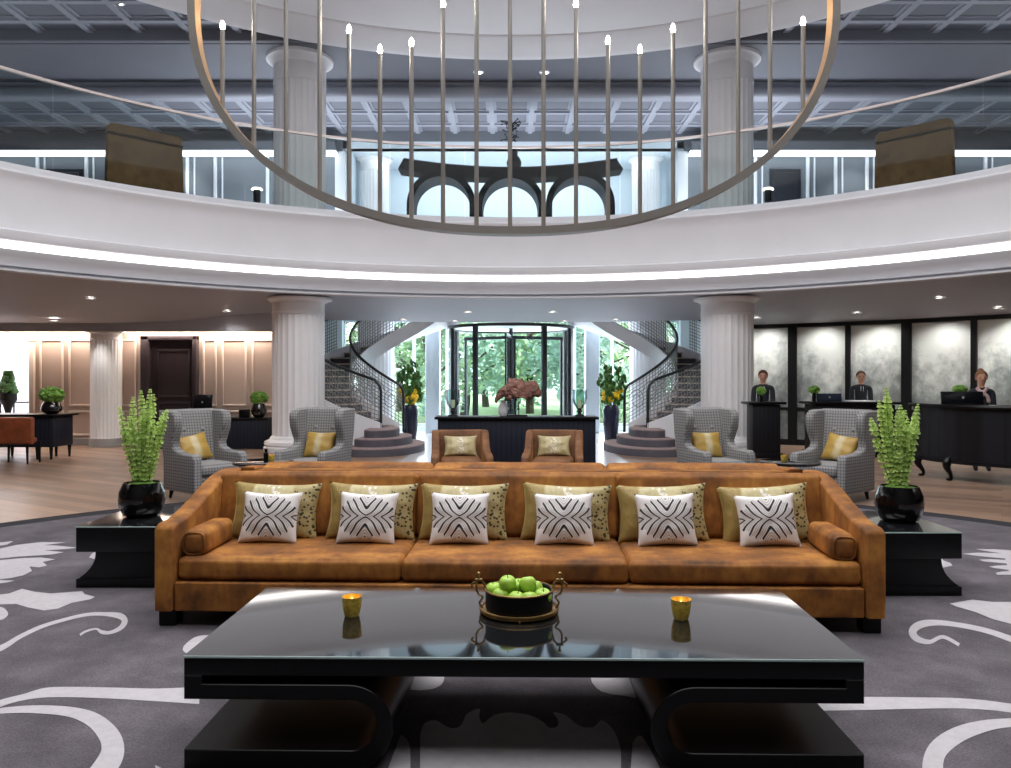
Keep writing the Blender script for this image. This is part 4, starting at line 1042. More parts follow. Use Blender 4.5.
# ================================================================ CURVED STAIRS
def staircase(label, sx, cx0):
    t = thing('curved_staircase', label, 'staircase', (cx0, 0, 0), 0, 'curved stairs'); t['kind'] = 'thing'
    cx, cy = -2.5, 20.0; ri, ro = 1.5, 2.6
    P = lambda a, r, z: (sx*(cx+r*math.cos(a)), cy+r*math.sin(a), z)
    zt = lambda deg: .39+.0150*(-90-deg)         # tread line against angle
    # fan of three round starting steps
    for k, (rx, ry, z) in enumerate(((.98, 1.55, .165), (.70, 1.15, .33), (.43, .75, .495))):
        poly = []
        for i in range(41):
            a = -PI*.5-.55+(PI*.95)*i/40
            poly.append((sx*(-2.82+rx*math.cos(a)), 17.35+ry*math.sin(a)))
        poly += [(sx*-2.82, 18.3), (sx*-3.05, 17.5)]
        b = MB(); b.prism(poly, z-.165, z-.02, 'Z', m=0); b.prism([(x*1.0, y) for x, y in poly], z-.02, z, 'Z', m=1); b.build('step', ['riser', 'tread'], t, smooth=30)
    degs = []
    n = 0; d = -97.
    while n < 20:
        z = .495+.165*n; a0, a1 = R_(d), R_(d-11.2)
        b = MB(); m = 8
        f = lambda u, v, a0=a0, a1=a1, z=z: P(a0+(a1-a0)*u, ri+(ro-ri)*v, z)
        b.surf(f, 4, m, 1)
        b.surf(lambda u, v, a0=a0, z=z: P(a0, ri+(ro-ri)*v, z-.165+.165*u), 1, m, 0)
        b.surf(lambda u, v, a0=a0, z=z: P(a0+.012, ri+(ro-ri)*v, z-.03+.03*u), 1, m, 2)
        b.build('step', ['riser', 'tread', 'cream'], t, smooth=0)
        d -= 11.2; n += 1
    dend = d
    # outer spandrel wall below the first flight, then a closed string; inner string; soffit
    def band(r, d0, d1, lo, hi, n=40, th=.06):
        def f(u, v):
            dd = d0+(d1-d0)*u; z0 = lo(dd); z1 = hi(dd); q = round(v*4)
            return P(R_(dd), r+(th if q in (1, 2) else 0), (z0, z0, z1, z1, z0)[q])
        b.surf(f, n, 4)
    b = MB(); band(ro, -96, -190, lambda q: 0, lambda q: zt(q)+.12); band(ro, -190, dend, lambda q: max(0, zt(q)-.3), lambda q: zt(q)+.12); b.build('outer_string', 'white', t, smooth=40)
    b = MB(); band(ri-.06, -92, dend, lambda q: max(0, zt(q)-.3), lambda q: zt(q)+.12); b.build('inner_string', 'white', t, smooth=40)
    b = MB(); b.surf(lambda u, v: P(R_(-185+(dend+185)*u), ri+(ro-ri)*v, zt(-185+(dend+185)*u)-.3), 40, 4); b.build('soffit', 'disc', t, smooth=60)
    # railings
    for nm, r, d0, end in (('outer', ro+.03, -96.5, -215), ('inner', ri-.03, -88, -330)):
        top = lambda q: zt(q)+1.02
        pts = [P(R_(d0), r, .02 if nm == 'outer' else .33)]
        pts += [P(R_(d0), r, top(d0)-.22), P(R_(d0-.6), r, top(d0)-.08), P(R_(d0-3), r, top(d0-3))]
        q = d0-6
        while q > end: pts.append(P(R_(q), r, top(q))); q -= 3
        b = MB(); b.tube(pts, .032, 8); b.build('handrail', 'rail', t)
        b = MB(); q = d0-1.2; step = .085/r*57.3
        while q > end:
            b.tube([P(R_(q), r, zt(q)+.1), P(R_(q), r, top(q)-.02)], .0095, 4); q -= step
        for k in range(11):
            b.tube([P(R_(d0-1-(d0-1-end)*i/60), r, zt(d0-1-(d0-1-end)*i/60)+.1+.085*k) for i in range(61)], .0095, 4)
        # scroll ornaments woven into the grid
        for c in range(6):
            qc = d0-12-c*14
            if qc < end: break
            b.tube([P(R_(qc+.2/r*57.3*math.cos(w)*(1-w/14)), r+.005, zt(qc)+.55+.26*math.sin(w)*(1-w/14)) for w in [i*.35 for i in range(28)]], .011, 4)
        b.build('lattice', 'lattice', t, smooth=30)
    b = MB(); pl = [(sx*-6, 16.95), (sx*-2.98, 16.95), (sx*-2.98, 17.1), (sx*-6, 17.1)]
    b.surf(lambda u, v: P(R_(-98-60*u), ro+.1, .1*v), 30, 1); b.surf(lambda u, v: P(R_(-98-60*u), ro+.06+.04*v, .1), 30, 1); b.build('skirting', 'doorwood', t)
    return t
staircase('curved staircase with lattice railing on the left of the entrance', 1, .0)
staircase('curved staircase with lattice railing on the right of the entrance', -1, .28)
# tall vases with flowers beside the stairs
def floor_vase(label, px, Y, seed):
    random.seed(seed)
    t = thing('flower_vase', label, 'vase', (at(px, 0, Y).x, Y, 0), 0, 'tall flower vases beside the stairs')
    b = MB(); b.lathe([(0, 0), (.13, 0), (.15, .1), (.185, .5), (.2, .8), (.17, .93), (.18, .95), (.15, .95), (.14, .8), (0, .7)], 28); b.build('vase_body', 'bluepot', t)
    f, g, y = MB(), MB(), MB()
    for k in range(26):
        a = random.uniform(0, 2*PI); r = random.uniform(.05, .3); h = random.uniform(1.15, 2.0-r*.9)
        tip = Vector((r*math.cos(a), r*math.sin(a), h))
        g.tube(smoothpath([(r*.25*math.cos(a), r*.25*math.sin(a), .8), tuple(tip*.75+Vector((0, 0, .2))), tuple(tip)], 4), .009, 5)
        for _ in range(5):
            q = tip+Vector((random.uniform(-.09, .09), random.uniform(-.09, .09), random.uniform(-.2, .08)))
            f.ball(q, (.055, .02, .085), 6, 4, mt=Matrix.Rotation(random.uniform(0, 6), 4, 'Z') @ Matrix.Rotation(random.uniform(-1, 1), 4, 'X'))
    for k in range(16):
        a = random.uniform(PI, 2*PI); r = random.uniform(.05, .24)
        y.ball((r*math.cos(a), r*math.sin(a), random.uniform(1.0, 1.3)), .07, 8, 6, wob=.3)
    g.build('stems', 'stem', t); f.build('foliage', 'darkleaf', t, smooth=60); y.build('blossoms', 'yellow', t, smooth=60)
floor_vase('tall midnight blue floor vase with yellow flowers beside the left stair', 410, 19.0, 21)
floor_vase('tall midnight blue floor vase with yellow flowers beside the right stair', 611, 19.0, 22)
# ================================================================ ENTRANCE: revolving door and glass front
RDX, RDY, RDR, RDZ = at(511, 0, 22.4).x, 22.4, 1.74, 3.03
rd = thing('revolving_door', 'round revolving door with dark metal frame and clear glass in the middle of the entrance', 'revolving door', (RDX, RDY, 0)); rd['kind'] = 'thing'
b = MB(); b.lathe([(RDR-.06, RDZ-.06), (RDR+.06, RDZ-.06), (RDR+.06, RDZ+.02), (RDR-.06, RDZ+.02), (RDR-.06, RDZ-.06)], 64)
b.build('top_ring', 'mullion', rd, smooth=30)
b = MB(); b.lathe([(.01, RDZ-.02), (RDR-.05, RDZ-.02)], 48); b.build('canopy_disc', 'brightroom', rd)
for dg in (-20, -60, -123, -160, 24, 156):
    a = R_(dg); b = MB(); b.box((RDR*math.cos(a), RDR*math.sin(a), RDZ/2), (.1, .13 if dg not in (-20, -160) else .2, RDZ), .01, rz=a); b.build('post', 'mullion', rd)
for d0, d1 in ((-160, -123), (-123, -60), (-60, -20), (-20, 24), (156, 200)):
    if d0 in (-112,): pass
    b = MB(); b.lathe([(RDR, .08), (RDR, RDZ-.1)], 10, (0, 0, 0), R_(d0), R_(d1)); b.build('curved_glass', 'paneglass', rd)
b = MB(); b.cyl((0, 0, 0), (0, 0, RDZ), .06, n=12); b.build('centre_shaft', 'mullion', rd)
for k in range(3):
    a = R_(25+120*k); d = Vector((math.cos(a), math.sin(a), 0))
    w = MB(); L = RDR-.12
    for rr in (.1, L): w.box(tuple(d*rr+Vector((0, 0, RDZ/2-.1))), (.07, .05, RDZ-.3), rz=a)
    for z in (.12, RDZ-.27): w.box(tuple(d*(L/2+.05)+Vector((0, 0, z))), (L, .05, .09), rz=a)
    wl = w.build('door_wing', 'mullion', rd)
    w = MB(); w.box(tuple(d*(L/2+.05)+Vector((0, 0, RDZ/2-.1))), (L-.1, .012, RDZ-.4), rz=a); w.build('glass', 'paneglass', wl)
YF = 24.1
for n, (xa, xb) in enumerate(((-5.0, RDX-RDR-.2), (RDX+RDR+.2, 5.2))):
    b = MB()
    xs = [xa, xa+(xb-xa)*.36, xa+(xb-xa)*.68, xb]
    for x in xs: b.box((x, YF, 1.7), (.09, .12, 3.4), .01)
    for z in (.08, 3.36): b.box(((xa+xb)/2, YF, z), (xb-xa, .12, .12), .01)
    w = struct(b.build('window_%d' % (n+1), 'alcove', smooth=30))
    for i in range(3):
        b = MB(); b.box(((xs[i]+xs[i+1])/2, YF, 1.7), (xs[i+1]-xs[i]-.09, .014, 3.3)); g = b.build('glass', 'paneglass', w)
for n, px in enumerate((433, 592)):
    p = at(px, 0, 23.3); b = MB(); b.box((p.x, 23.3, 1.9), (.42, .42, 3.8), .03); struct(b.build('trim_%d' % (13+n), 'alcove', smooth=30))
b = MB(); b.box((0, 22.5, 4.2), (11.2, 4.2, .9)); struct(b.build('ceiling_entrance', 'white', smooth=0))
# ================================================================ OUTSIDE
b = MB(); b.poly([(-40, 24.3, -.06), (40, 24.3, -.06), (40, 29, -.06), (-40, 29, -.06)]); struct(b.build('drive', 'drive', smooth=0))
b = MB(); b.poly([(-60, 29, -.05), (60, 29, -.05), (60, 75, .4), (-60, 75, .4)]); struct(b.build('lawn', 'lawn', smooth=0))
def leafcloud(b, c, r, n, size, rnd, squash=.85):
    for _ in range(n):
        d = Vector((rnd.gauss(0, 1), rnd.gauss(0, 1), rnd.gauss(0, 1))).normalized()*r*rnd.uniform(.45, 1)**.5
        p = Vector(c)+Vector((d.x, d.y, d.z*squash)); s = size*rnd.uniform(.6, 1.4)
        u = Vector((rnd.gauss(0, 1), rnd.gauss(0, 1), rnd.gauss(0, .6))).normalized(); v = u.orthogonal().normalized()
        v = (Matrix.Rotation(rnd.uniform(0, 6.28), 3, u) @ v)
        a, e = p-u*s, p+u*s
        q = [b.verts.new(a), b.verts.new(p+v*s*.45), b.verts.new(e), b.verts.new(p-v*s*.45)]; b.faces.new(q)
trees = [(-8.4, 33, 8, 2.6, 0), (-5.2, 38, 9, 2.8, 1), (-3.0, 31, 7.5, 1.9, 0), (-1.2, 43, 11, 3.2, 1), (1.0, 36, 9, 2.5, 0), (2.4, 31.5, 8, 2.0, 1), (4.4, 39, 10, 3, 0), (6.2, 33, 8, 2.4, 1), (9.3, 36, 9, 3, 0), (-11.5, 40, 10, 3.3, 1), (12.5, 42, 10, 3.3, 0), (-7, 48, 12, 4, 0), (6, 50, 12, 4, 1), (0, 54, 13, 4.5, 0), (-1.9, 34, 5, 2.2, 1), (.4, 39.5, 6, 2.8, 1), (3.3, 35.5, 5, 2.2, 1)]
wh = ['seen past the left stair', 'behind the left window, farther back', 'just left of the revolving door', 'far back behind the revolving door at left', 'behind the middle of the revolving door', 'right of the middle of the revolving door', 'far back behind the right door post', 'in the window just right of the revolving door', 'seen past the right stair', 'farthest left beyond the lawn', 'farthest right beyond the lawn', 'at the back of the lawn at left', 'at the back of the lawn at right', 'farthest back behind the centre of the door', 'low and bushy, left of the middle of the door', 'low and bushy, behind the centre door shaft', 'low and bushy, right of the centre of the door']
for k, (x, y, h, r, kind) in enumerate(trees):
    rnd = random.Random(40+k)
    t = thing('garden_tree', '%s tree in the garden %s' % (('leafy green', 'blue green')[kind], wh[k]), 'tree', (x, y, -.05), 0, 'garden trees outside the entrance')
    b = MB(); pts = smoothpath([(0, 0, 0), (rnd.uniform(-.15, .15), 0, h*.25), (rnd.uniform(-.4, .4), .1, h*.55), (0, 0, h*.8)], 5); b.tube(pts, [.2*(1-.7*i/(len(pts)-1)) for i in range(len(pts))], 8)
    for j in range(5):
        a = rnd.uniform(0, 6.28); z = h*rnd.uniform(.2, .5); b.tube(smoothpath([(0, 0, z), (r*.4*math.cos(a), r*.4*math.sin(a), z+.4), (r*.8*math.cos(a), r*.8*math.sin(a), z+.9)], 4), .05, 5)
    b.build('trunk', 'bark', t)
    bm = bmesh.new()
    for j in range(11):
        a = rnd.uniform(0, 6.28); rr = r*rnd.uniform(.2, .8); z = h*rnd.uniform(.16, .85)
        leafcloud(bm, (rr*math.cos(a), rr*math.sin(a), z), r*.5, 170, .15+.004*(y-30), rnd)
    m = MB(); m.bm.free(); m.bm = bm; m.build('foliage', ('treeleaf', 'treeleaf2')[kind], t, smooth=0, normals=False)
for k, (x, y, w) in enumerate(((-6, 29.6, 2.2), (-2.8, 30, 1.6), (3.2, 29.8, 1.8), (6.5, 29.8, 2.4))):
    rnd = random.Random(80+k); bm = bmesh.new()
    for j in range(7): leafcloud(bm, (rnd.uniform(-w/2, w/2), rnd.uniform(-.3, .3), .4+rnd.uniform(0, .3)), .5, 120, .09, rnd)
    m = MB(); m.bm.free(); m.bm = bm; o = m.build('garden_shrub', ('treeleaf', 'treeleaf2')[k % 2], None, (x, y, -.03), smooth=0, normals=False)
    tag(o, 'low garden shrub by the drive, '+['seen past the left stair', 'left of the revolving door', 'right of the revolving door', 'seen past the right stair'][k], 'shrub', 'garden shrubs')
# ================================================================ RECEPTION DESKS
def desk(label, px0, px1, ytop, Y, dep, name='reception_desk'):
    x0, x1 = at(px0, 0, Y).x, at(px1, 0, Y).x; z = EYE-(ytop-VY)*Y/FPX; w = x1-x0
    t = thing(name, label, 'desk', ((x0+x1)/2, Y+dep/2, 0))
    b = MB(); b.box((0, 0, .08+(z-.14)/2), (w-.1, dep-.1, z-.14), .01); b.build('body', 'ribblack', t)
    b = MB(); b.box((0, 0, z-.025), (w+.1, dep+.04, .05), .012); b.build('top', 'black', t)
    b = MB(); b.box((0, 0, .05), (w-.02, dep-.02, .1), .01); b.build('plinth', 'blackmatt', t)
    return t, z
dkS, zS = desk('small black reception desk right beside the right column', 751, 784, 402, 15.6, .5)
dkM, zM = desk('middle black reception desk behind the right wing chair', 816, 899, 402, 15.8, .8)
# curved desk at right
YD = 12.2
xd = at(938, 0, YD).x; zD = EYE-(404.5-VY)*YD/FPX; dcx, dcy, dr = xd+1.75, YD+.55, 1.72
cd = thing('curved_reception_desk', 'big curved black ribbed reception desk on cabriole legs at the right edge', 'desk', (dcx, dcy, 0))
b = MB(); b.lathe([(dr-.06, .30), (dr, .30), (dr, zD-.05), (dr-.06, zD-.05)], 120, (0, 0, 0), R_(170), R_(370), mod=lambda a: 1-.006*(math.cos(a*90) > .6)); b.lathe([(dr-.8, .3), (dr, .3)], 60, (0, 0, 0), R_(170), R_(370)); b.build('body', 'ribblack', cd, smooth=30)
b = MB(); b.lathe([(dr-.55, zD-.05), (dr+.06, zD-.05), (dr+.07, zD-.025), (dr+.06, zD), (dr-.55, zD), (dr-.55, zD-.05)], 60, (0, 0, 0), R_(168), R_(372)); b.build('top', 'black', cd, smooth=30)
b = MB(); b.lathe([(dr-.03, .27), (dr+.02, .27), (dr+.02, .33), (dr-.03, .33), (dr-.03, .27)], 60, (0, 0, 0), R_(170), R_(370)); b.build('apron', 'blackmatt', cd, smooth=30)
for a in (178, 200, 232, 270, 308, 340):
    c, s = math.cos(R_(a)), math.sin(R_(a)); b = MB()
    pr = [(dr-.05, .36, .06), (dr+.02, .28, .065), (dr+.02, .2, .05), (dr-.05, .1, .03), (dr-.06, .03, .026), (dr+.0, .0, .035)]
    b.tube(smoothpath([(r*c, r*s, z) for r, z, w in pr], 4), [q[0] for q in smoothpath([(w,) for r, z, w in pr], 4)], 8); b.build('leg', 'black', cd)
# monitors
def monitor(label, px0, px1, py0, py1, Y, rz, zb, key='screen', name='computer_monitor'):
    c = at((px0+px1)/2, (py0+py1)/2, Y); w = (px1-px0)*Y/FPX; h = (py1-py0)*Y/FPX
    t = thing(name, label, 'monitor', (c.x, Y, zb), rz); zc = c.z-zb
    b = MB(); b.box((0, 0, zc), (w, .035, h), .008, rx=R_(-8)); b.box((0, .03, zc-.01), (w*.6, .04, h*.55), .015, rx=R_(-8)); b.build('display', key, t)
    b = MB(); b.box((0, .05, .008), (w*.45, .16, .016), .005); b.box((0, .06, zc/2), (.05, .025, zc), .004); b.build('stand', 'screen', t)
    b = MB(); b.lathe([(0, 0), (.022, 0)], 14); o = b.build('badge', 'skirt', t); o.location = (0, -.03, zc+.01); o.rotation_euler = (R_(82), 0, 0)
monitor('dark blue monitor back on the middle reception desk', 816, 842, 393.5, 402, 16.1, R_(6), zM, 'bluescreen')
monitor('wide black monitor back on the curved reception desk', 941, 983, 391.5, 404.5, 12.5, R_(0), zD)
# ================================================================ PEOPLE BEHIND THE DESKS
def person(label, px, Y, htop, rz, hair, female=False):
    p = at(px, 0, Y); k = htop/1.76
    t = thing('person', label, 'person', (p.x, Y, 0), rz, 'reception staff')
    S = lambda x, y, z, r: ((x*k, y*k, z*k), tuple(v*k for v in r) if isinstance(r, tuple) else r*k)
    sh = .165 if female else .185
    pts = [S(0, 0, .98, (.15, .11)), S(0, 0, 1.15, (.135, .1)), S(0, .01, 1.32, (.175, .11)), S(0, .015, 1.42, (.13, .085)), S(0, .01, 1.49, .052), S(0, -.005, 1.55, .058), S(0, -.015, 1.605, (.082, .095)), S(0, -.005, 1.675, (.086, .102)), S(0, 0, 1.73, (.055, .065))]
    ed = [(i, i+1) for i in range(8)]
    for s in (-1, 1):
        n = len(pts)
        pts += [S(s*sh, .015, 1.40, .058), S(s*(sh+.012), .0, 1.12, .056), S(s*(sh-.02), -.22, 1.03, .034), S(s*(sh-.05), -.29, 1.02, .026)]
        ed += [(3, n), (n, n+1), (n+1, n+2), (n+2, n+3)]
        m = n+3
        for f, (dx, dy, dz, L) in enumerate(((-.03, -.07, .0, 1), (-.01, -.085, .0, 1), (.01, -.08, 0, 1), (.028, -.065, 0, 1))):
            pts += [S(s*(sh-.05)+dx*.6, -.29+dy*.55, 1.015, .010), S(s*(sh-.05)+dx, -.29+dy, 1.0, .008)]
            ed += [(m, len(pts)-2), (len(pts)-2, len(pts)-1)]
        pts += [S(s*(sh-.05)-s*.045, -.315, 1.02, .010)]; ed += [(m, len(pts)-1)]
        n = len(pts)
        pts += [S(s*.09, 0, .88, .085), S(s*.095, -.01, .5, .058), S(s*.095, .01, .1, .042), S(s*.1, -.12, .035, .035)]
        ed += [(0, n), (n, n+1), (n+1, n+2), (n+2, n+3)]
    o = skinned('body', pts, ed, ['suit', 'skin', 'shirt'], t, 2)
    for v in o.data.vertices:      # face: nose, brow, chin
        z = v.co.z/k; y = v.co.y/k; x = v.co.x/k
        if z > 1.56 and y < -.05:
            v.co.y -= k*(.022*math.exp(-((x/.014)**2+((z-1.625)/.02)**2))+.008*math.exp(-((x/.03)**2+((z-1.555)/.02)**2))-.006*math.exp(-(((abs(x)-.03)/.014)**2+((z-1.65)/.012)**2)))
    for f in o.data.polygons:
        c = f.center/k
        hand = c.y < -.24 and .9 < c.z < 1.1
        f.material_index = 1 if (c.z > 1.475 or hand) else (2 if (c.z > 1.30 and abs(c.x) < .045+.0*(c.z-1.3) and c.y < -.05) else 0)
    for s in (-1, 1):
        b = MB(); b.ball((s*.031*k, -.098*k, 1.648*k), .011*k, 10, 8); b.build('eye', 'eye', t)
        b = MB(); b.ball((s*.085*k, .0, 1.635*k), (.014*k, .022*k, .034*k), 10, 8); b.build('ear', 'skin', t)
    b = MB(); b.ball((0, -.101*k, 1.588*k), (.024*k, .008*k, .007*k), 10, 6); b.build('mouth', 'lip', t)
    b = MB()
    def hs(u, v):
        a = u*2*PI; ph = v*PI*.62
        front = max(0, -math.sin(a)); ph *= 1-.42*front
        return (.1*k*math.sin(ph)*math.cos(a), .012*k+.12*k*math.sin(ph)*math.sin(a), 1.665*k+.116*k*math.cos(ph)*1.0)
    b.surf(hs, 28, 14)
    if female: b.ball((.0, .09*k, 1.765*k), .05*k, 14, 10)
    b.build('hair', hair, t, smooth=80)
    b = MB()
    if female:
        b.tube(smoothpath([(-.075*k, -.06*k, 1.46*k), (-.03*k, -.13*k, 1.40*k), (.06*k, -.14*k, 1.33*k), (.09*k, -.14*k, 1.22*k)], 5), .03*k, 8); b.tube(smoothpath([(.075*k, -.06*k, 1.46*k), (.03*k, -.13*k, 1.41*k), (-.01*k, -.14*k, 1.36*k)], 5), .03*k, 8); b.build('scarf', 'scarf', t)
    else:
        b.prism([(-.016*k, 1.43*k), (.016*k, 1.43*k), (.028*k, 1.2*k), (0, 1.14*k), (-.028*k, 1.2*k)], -.135*k, -.125*k, 'Y'); b.build('tie', 'tie', t)
        b = MB()
        for s in (-1, 1): b.prism([(s*.035*k, 1.46*k), (s*.085*k, 1.43*k), (s*.1*k, 1.33*k), (s*.02*k, 1.14*k)], -.132*k, -.122*k, 'Y')
        b.build('lapel', 'suit', t)
    return t
person('man in a dark suit behind the small desk, right beside the column', 763, 16.5, 1.745, R_(-20), 'hairb')
person('man in a dark suit and tie standing behind the middle reception desk', 861, 17.0, 1.74, R_(-14), 'hairb')
person('woman in a dark suit with scarf and hair bun behind the curved desk', 981.5, 13.35, 1.70, R_(-22), 'hairl', True)
# ================================================================ PLANTS
def bells_plant(label, loc, seed, spread, stems):
    rnd = random.Random(seed)
    t = thing('potted_plant', label, 'potted plant', loc, 0, 'tall green plants in black pots')
    b = MB(); b.lathe([(0, 0), (.1, 0), (.135, .012), (.165, .07), (.176, .13), (.168, .2), (.145, .255), (.14, .268), (.132, .268), (.13, .24), (0, .23)], 40); b.build('pot', 'pot', t, smooth=50)
    b = MB(); b.ball((0, 0, .235), (.128, .128, .04), 24, 10, wob=.25, ws=6); b.build('moss', 'moss', t)
    for (tx, ty, h) in stems:
        b = MB()
        base = Vector((tx*.22, ty*.3, .24)); top = Vector((tx, ty, .26+h))
        mid = base.lerp(top, .5)+Vector((rnd.uniform(-.015, .015), rnd.uniform(-.015, .015), 0))
        path = [Vector(p) for p in smoothpath([tuple(base), tuple(mid), tuple(top)], 12)]
        b.tube(path, [.006-.003*i/(len(path)-1) for i in range(len(path))], 6, m=1)
        L = h; sp0 = rnd.uniform(.03, .036); nw = int(L/sp0); f0 = rnd.uniform(.08, .13)
        for i in range(nw):
            f = min(1., f0+(1-f0)*i/(nw-1)+(rnd.uniform(-.006, .006) if 0 < i < nw-1 else 0)); q = f*(len(path)-1); j = min(int(q), len(path)-2); c = path[j].lerp(path[j+1], q-j)
            size = (.0225 if f < .8 else .0225*(1-(f-.8)*3.2))*rnd.uniform(.85, 1.15)
            if f < .25: size *= .8+.8*f
            n = rnd.choice((4, 5, 6)) if f < .85 else 4; a0 = rnd.uniform(0, 6)
            for w in range(n):
                a = a0+w*2*PI/n+rnd.uniform(-.15, .15); dr_ = Vector((math.cos(a), math.sin(a), rnd.uniform(.25, .6))).normalized()
                u = dr_.cross(Vector((0, 0, 1))).normalized(); v = u.cross(dr_)
                def bell(uu, vv, c=c, dr_=dr_, u=u, v=v, s=size):
                    an = uu*2*PI; k = (0.12, .55, 1.0)[round(vv*2)]; ln = (.15, .8, 1.25)[round(vv*2)]
                    return c+dr_*s*ln+(u*math.cos(an)+v*math.sin(an))*s*k*.78
                b.surf(bell, 6, 2)
        b.build('flower_stem', ['bell', 'stem'], t, smooth=70, normals=False)
bells_plant('tall bells of ireland in a black pot on the left side table', (-2.92, 6.30, .468), 11, .2,
    [(-.18, .0, .60), (-.13, -.05, .49), (-.10, .06, .68), (-.05, -.08, .53), (-.02, .03, .73), (.03, -.05, .60), (.07, .05, .70), (.075, -.02, .74), (.12, -.06, .50), (.19, .02, .58), (.13, .09, .55), (-.15, .09, .52)])
bells_plant('tall bells of ireland in a black pot on the right side table', (3.01, 6.08, .468), 12, .2,
    [(-.17, -.03, .66), (-.13, .05, .58), (-.11, -.02, .76), (-.06, .06, .72), (-.04, -.06, .58), (.02, .02, .62), (.03, -.07, .52), (.07, .05, .58), (.12, -.04, .50), (.155, .02, .63), (.16, .07, .54), (-.18, .08, .52)])
def ball_plant(label, px, ytop, ymid, ybot, Y, zb, rpx, seed, group=None, vase=False):
    rnd = random.Random(seed); s = Y/FPX; p = at(px, 0, Y)
    t = thing('potted_ball_plant' if not vase else 'posy_vase', label, 'potted plant', (p.x, Y, zb), 0, group)
    hp = (ybot-ymid)*s; rp = rpx*s
    b = MB()
    if vase: b.lathe([(0, 0), (rp*.32, 0), (rp*.38, hp*.5), (rp*.3, hp), (rp*.22, hp), (0, hp*.6)], 18)
    else: b.lathe([(0, 0), (rp*.45, 0), (rp*.8, hp*.25), (rp*.86, hp*.5), (rp*.7, hp*.85), (rp*.6, hp), (rp*.52, hp), (0, hp*.8)], 28)
    b.build('pot', 'pot', t)
    b = MB(); cz = (ybot-(ytop+ymid+1)/2)*s; rz_ = (ymid-ytop)*s*.5+.02
    for k in range(60):
        d = Vector((rnd.gauss(0, 1), rnd.gauss(0, 1), rnd.gauss(.2, .8))).normalized()
        b.ball((d.x*rp*.85, d.y*rp*.85, cz+d.z*rz_*.8), (rp*.24, rp*.24, rp*.18), 6, 4, wob=.5)
    b.ball((0, 0, cz), (rp*.8, rp*.8, rz_*.75), 14, 8); b.build('leaves', 'leaf', t, smooth=40)
# ================================================================ LEFT SIDE FURNITURE
YLD = 15.3; sl = FPX/YLD
zL = EYE-(414.5-VY)/sl
xl0, xl1 = at(-75, 0, YLD).x, at(53, 0, YLD).x
ld = thing('writing_desk', 'long dark desk with tapered legs at far left, below a leafy ball plant', 'desk', ((xl0+xl1)/2, YLD+.4, 0)); w = xl1-xl0
b = MB(); b.box((0, 0, zL-.02), (w+.12, .85, .04), .012); b.build('top', 'black', ld)
b = MB(); b.box((0, 0, zL-.34), (w-.06, .72, .6), .015); b.build('cabinet', 'ribnavy', ld)
for x in (-w/2+.1, 0, w/2-.35, w/2-.08):
    for y in (-.32, .32):
        b = MB(); b.tube([(x, y, zL-.6), (x, y, 0)], [.04, .02], 8); b.build('leg', 'blackmatt', ld)
def side_chair(label, px0, px1, Y):
    x0, x1 = at(px0, 0, Y).x, at(px1, 0, Y).x; w = x1-x0
    t = thing('leather_chair', label, 'chair', ((x0+x1)/2, Y, 0), 0, 'cognac leather chairs at the left desk')
    b = MB(); b.rbox((0, 0, .62), (w, .09, .5), .04, puff=(0, .02, 0)); b.build('backrest', 'leather', t)
    b = MB(); b.rbox((-.08, .26, .42), (w-.25, .42, .1), .04); b.build('seat', 'leather', t)
    for sx in (-1, 1):
        for y in (.02, .4):
            b = MB(); b.tube([(sx*(w/2-.1)-.04, y, .4), (sx*(w/2-.09)-.04, y, 0)], [.028, .016], 8); b.build('leg', 'blackmatt', t)
side_chair('cognac leather low-back chair seen from behind at the far left desk', -8, 34, 14.5)
ball_plant('leafy green ball plant in a black pot on the far left desk', 51.5, 389, 404, 416, 15.6, zL, 11.5, 5, 'leafy ball plants in black pots')
YCR = 17.7; zC = EYE-(418-VY)*YCR/FPX
x0, x1 = at(150, 0, YCR).x, at(268, 0, YCR).x
lc = thing('low_counter', 'low dark counter in front of the taupe wall, left of the column', 'counter', ((x0+x1)/2, YCR+.35, 0)); w = x1-x0
b = MB(); b.box((0, 0, (zC-.04)/2), (w-.06, .62, zC-.04), .01); b.build('body', 'ribnavy', lc)
b = MB(); b.box((0, 0, zC-.02), (w, .7, .04), .01); b.build('top', 'black', lc)
monitor('black monitor on the low counter, in front of the dark door', 193, 213, 394.5, 410.5, 17.85, R_(-10), zC)
ball_plant('leafy green ball plant in a black pot on the low counter beside the left column', 259, 392, 404, 418, 17.9, zC, 9, 6, 'leafy ball plants in black pots')
bx = thing('black_box', 'small black box on the low counter beside the ball plant', 'box', (at(244.5, 0, 17.9).x, 17.9, zC))
b = MB(); b.box((0, 0, .08), (.2, .16, .16), .006); b.build('box_body', 'black', bx); b = MB(); b.box((0, 0, .17), (.21, .17, .03), .006); b.build('lid', 'blackmatt', bx)
# far room: plant on pedestal, table
tp = thing('pedestal_plant', 'bushy plant in a dark urn in the bright room at far left', 'potted plant', (at(8, 0, 20.2).x, 20.2, 0))
zz = lambda y: EYE-(y-VY)*20.2/FPX
b = MB(); b.lathe([(0, 0), (.28, 0), (.24, .08), (.12, .2), (.07, zz(408)-.1), (.12, zz(405)), (.21, zz(400)), (.2, zz(393)), (.13, zz(391)), (0, zz(393))], 28); b.build('urn', 'iron', tp)
b = MB(); rnd = random.Random(9)
for k in range(130):
    h = rnd.random(); r = .17*(1-h*.7); a = rnd.uniform(0, 6.28)
    b.ball((r*math.cos(a), r*math.sin(a), zz(392)+h*(zz(372)-zz(392))), (.07, .07, .05), 6, 4, wob=.5)
b.build('leaves', 'darkleaf', tp, smooth=40)
ft = thing('white_table', 'pale table with thin dark legs in the bright room at far left', 'table', (at(22, 0, 20.8).x, 20.9, 0))
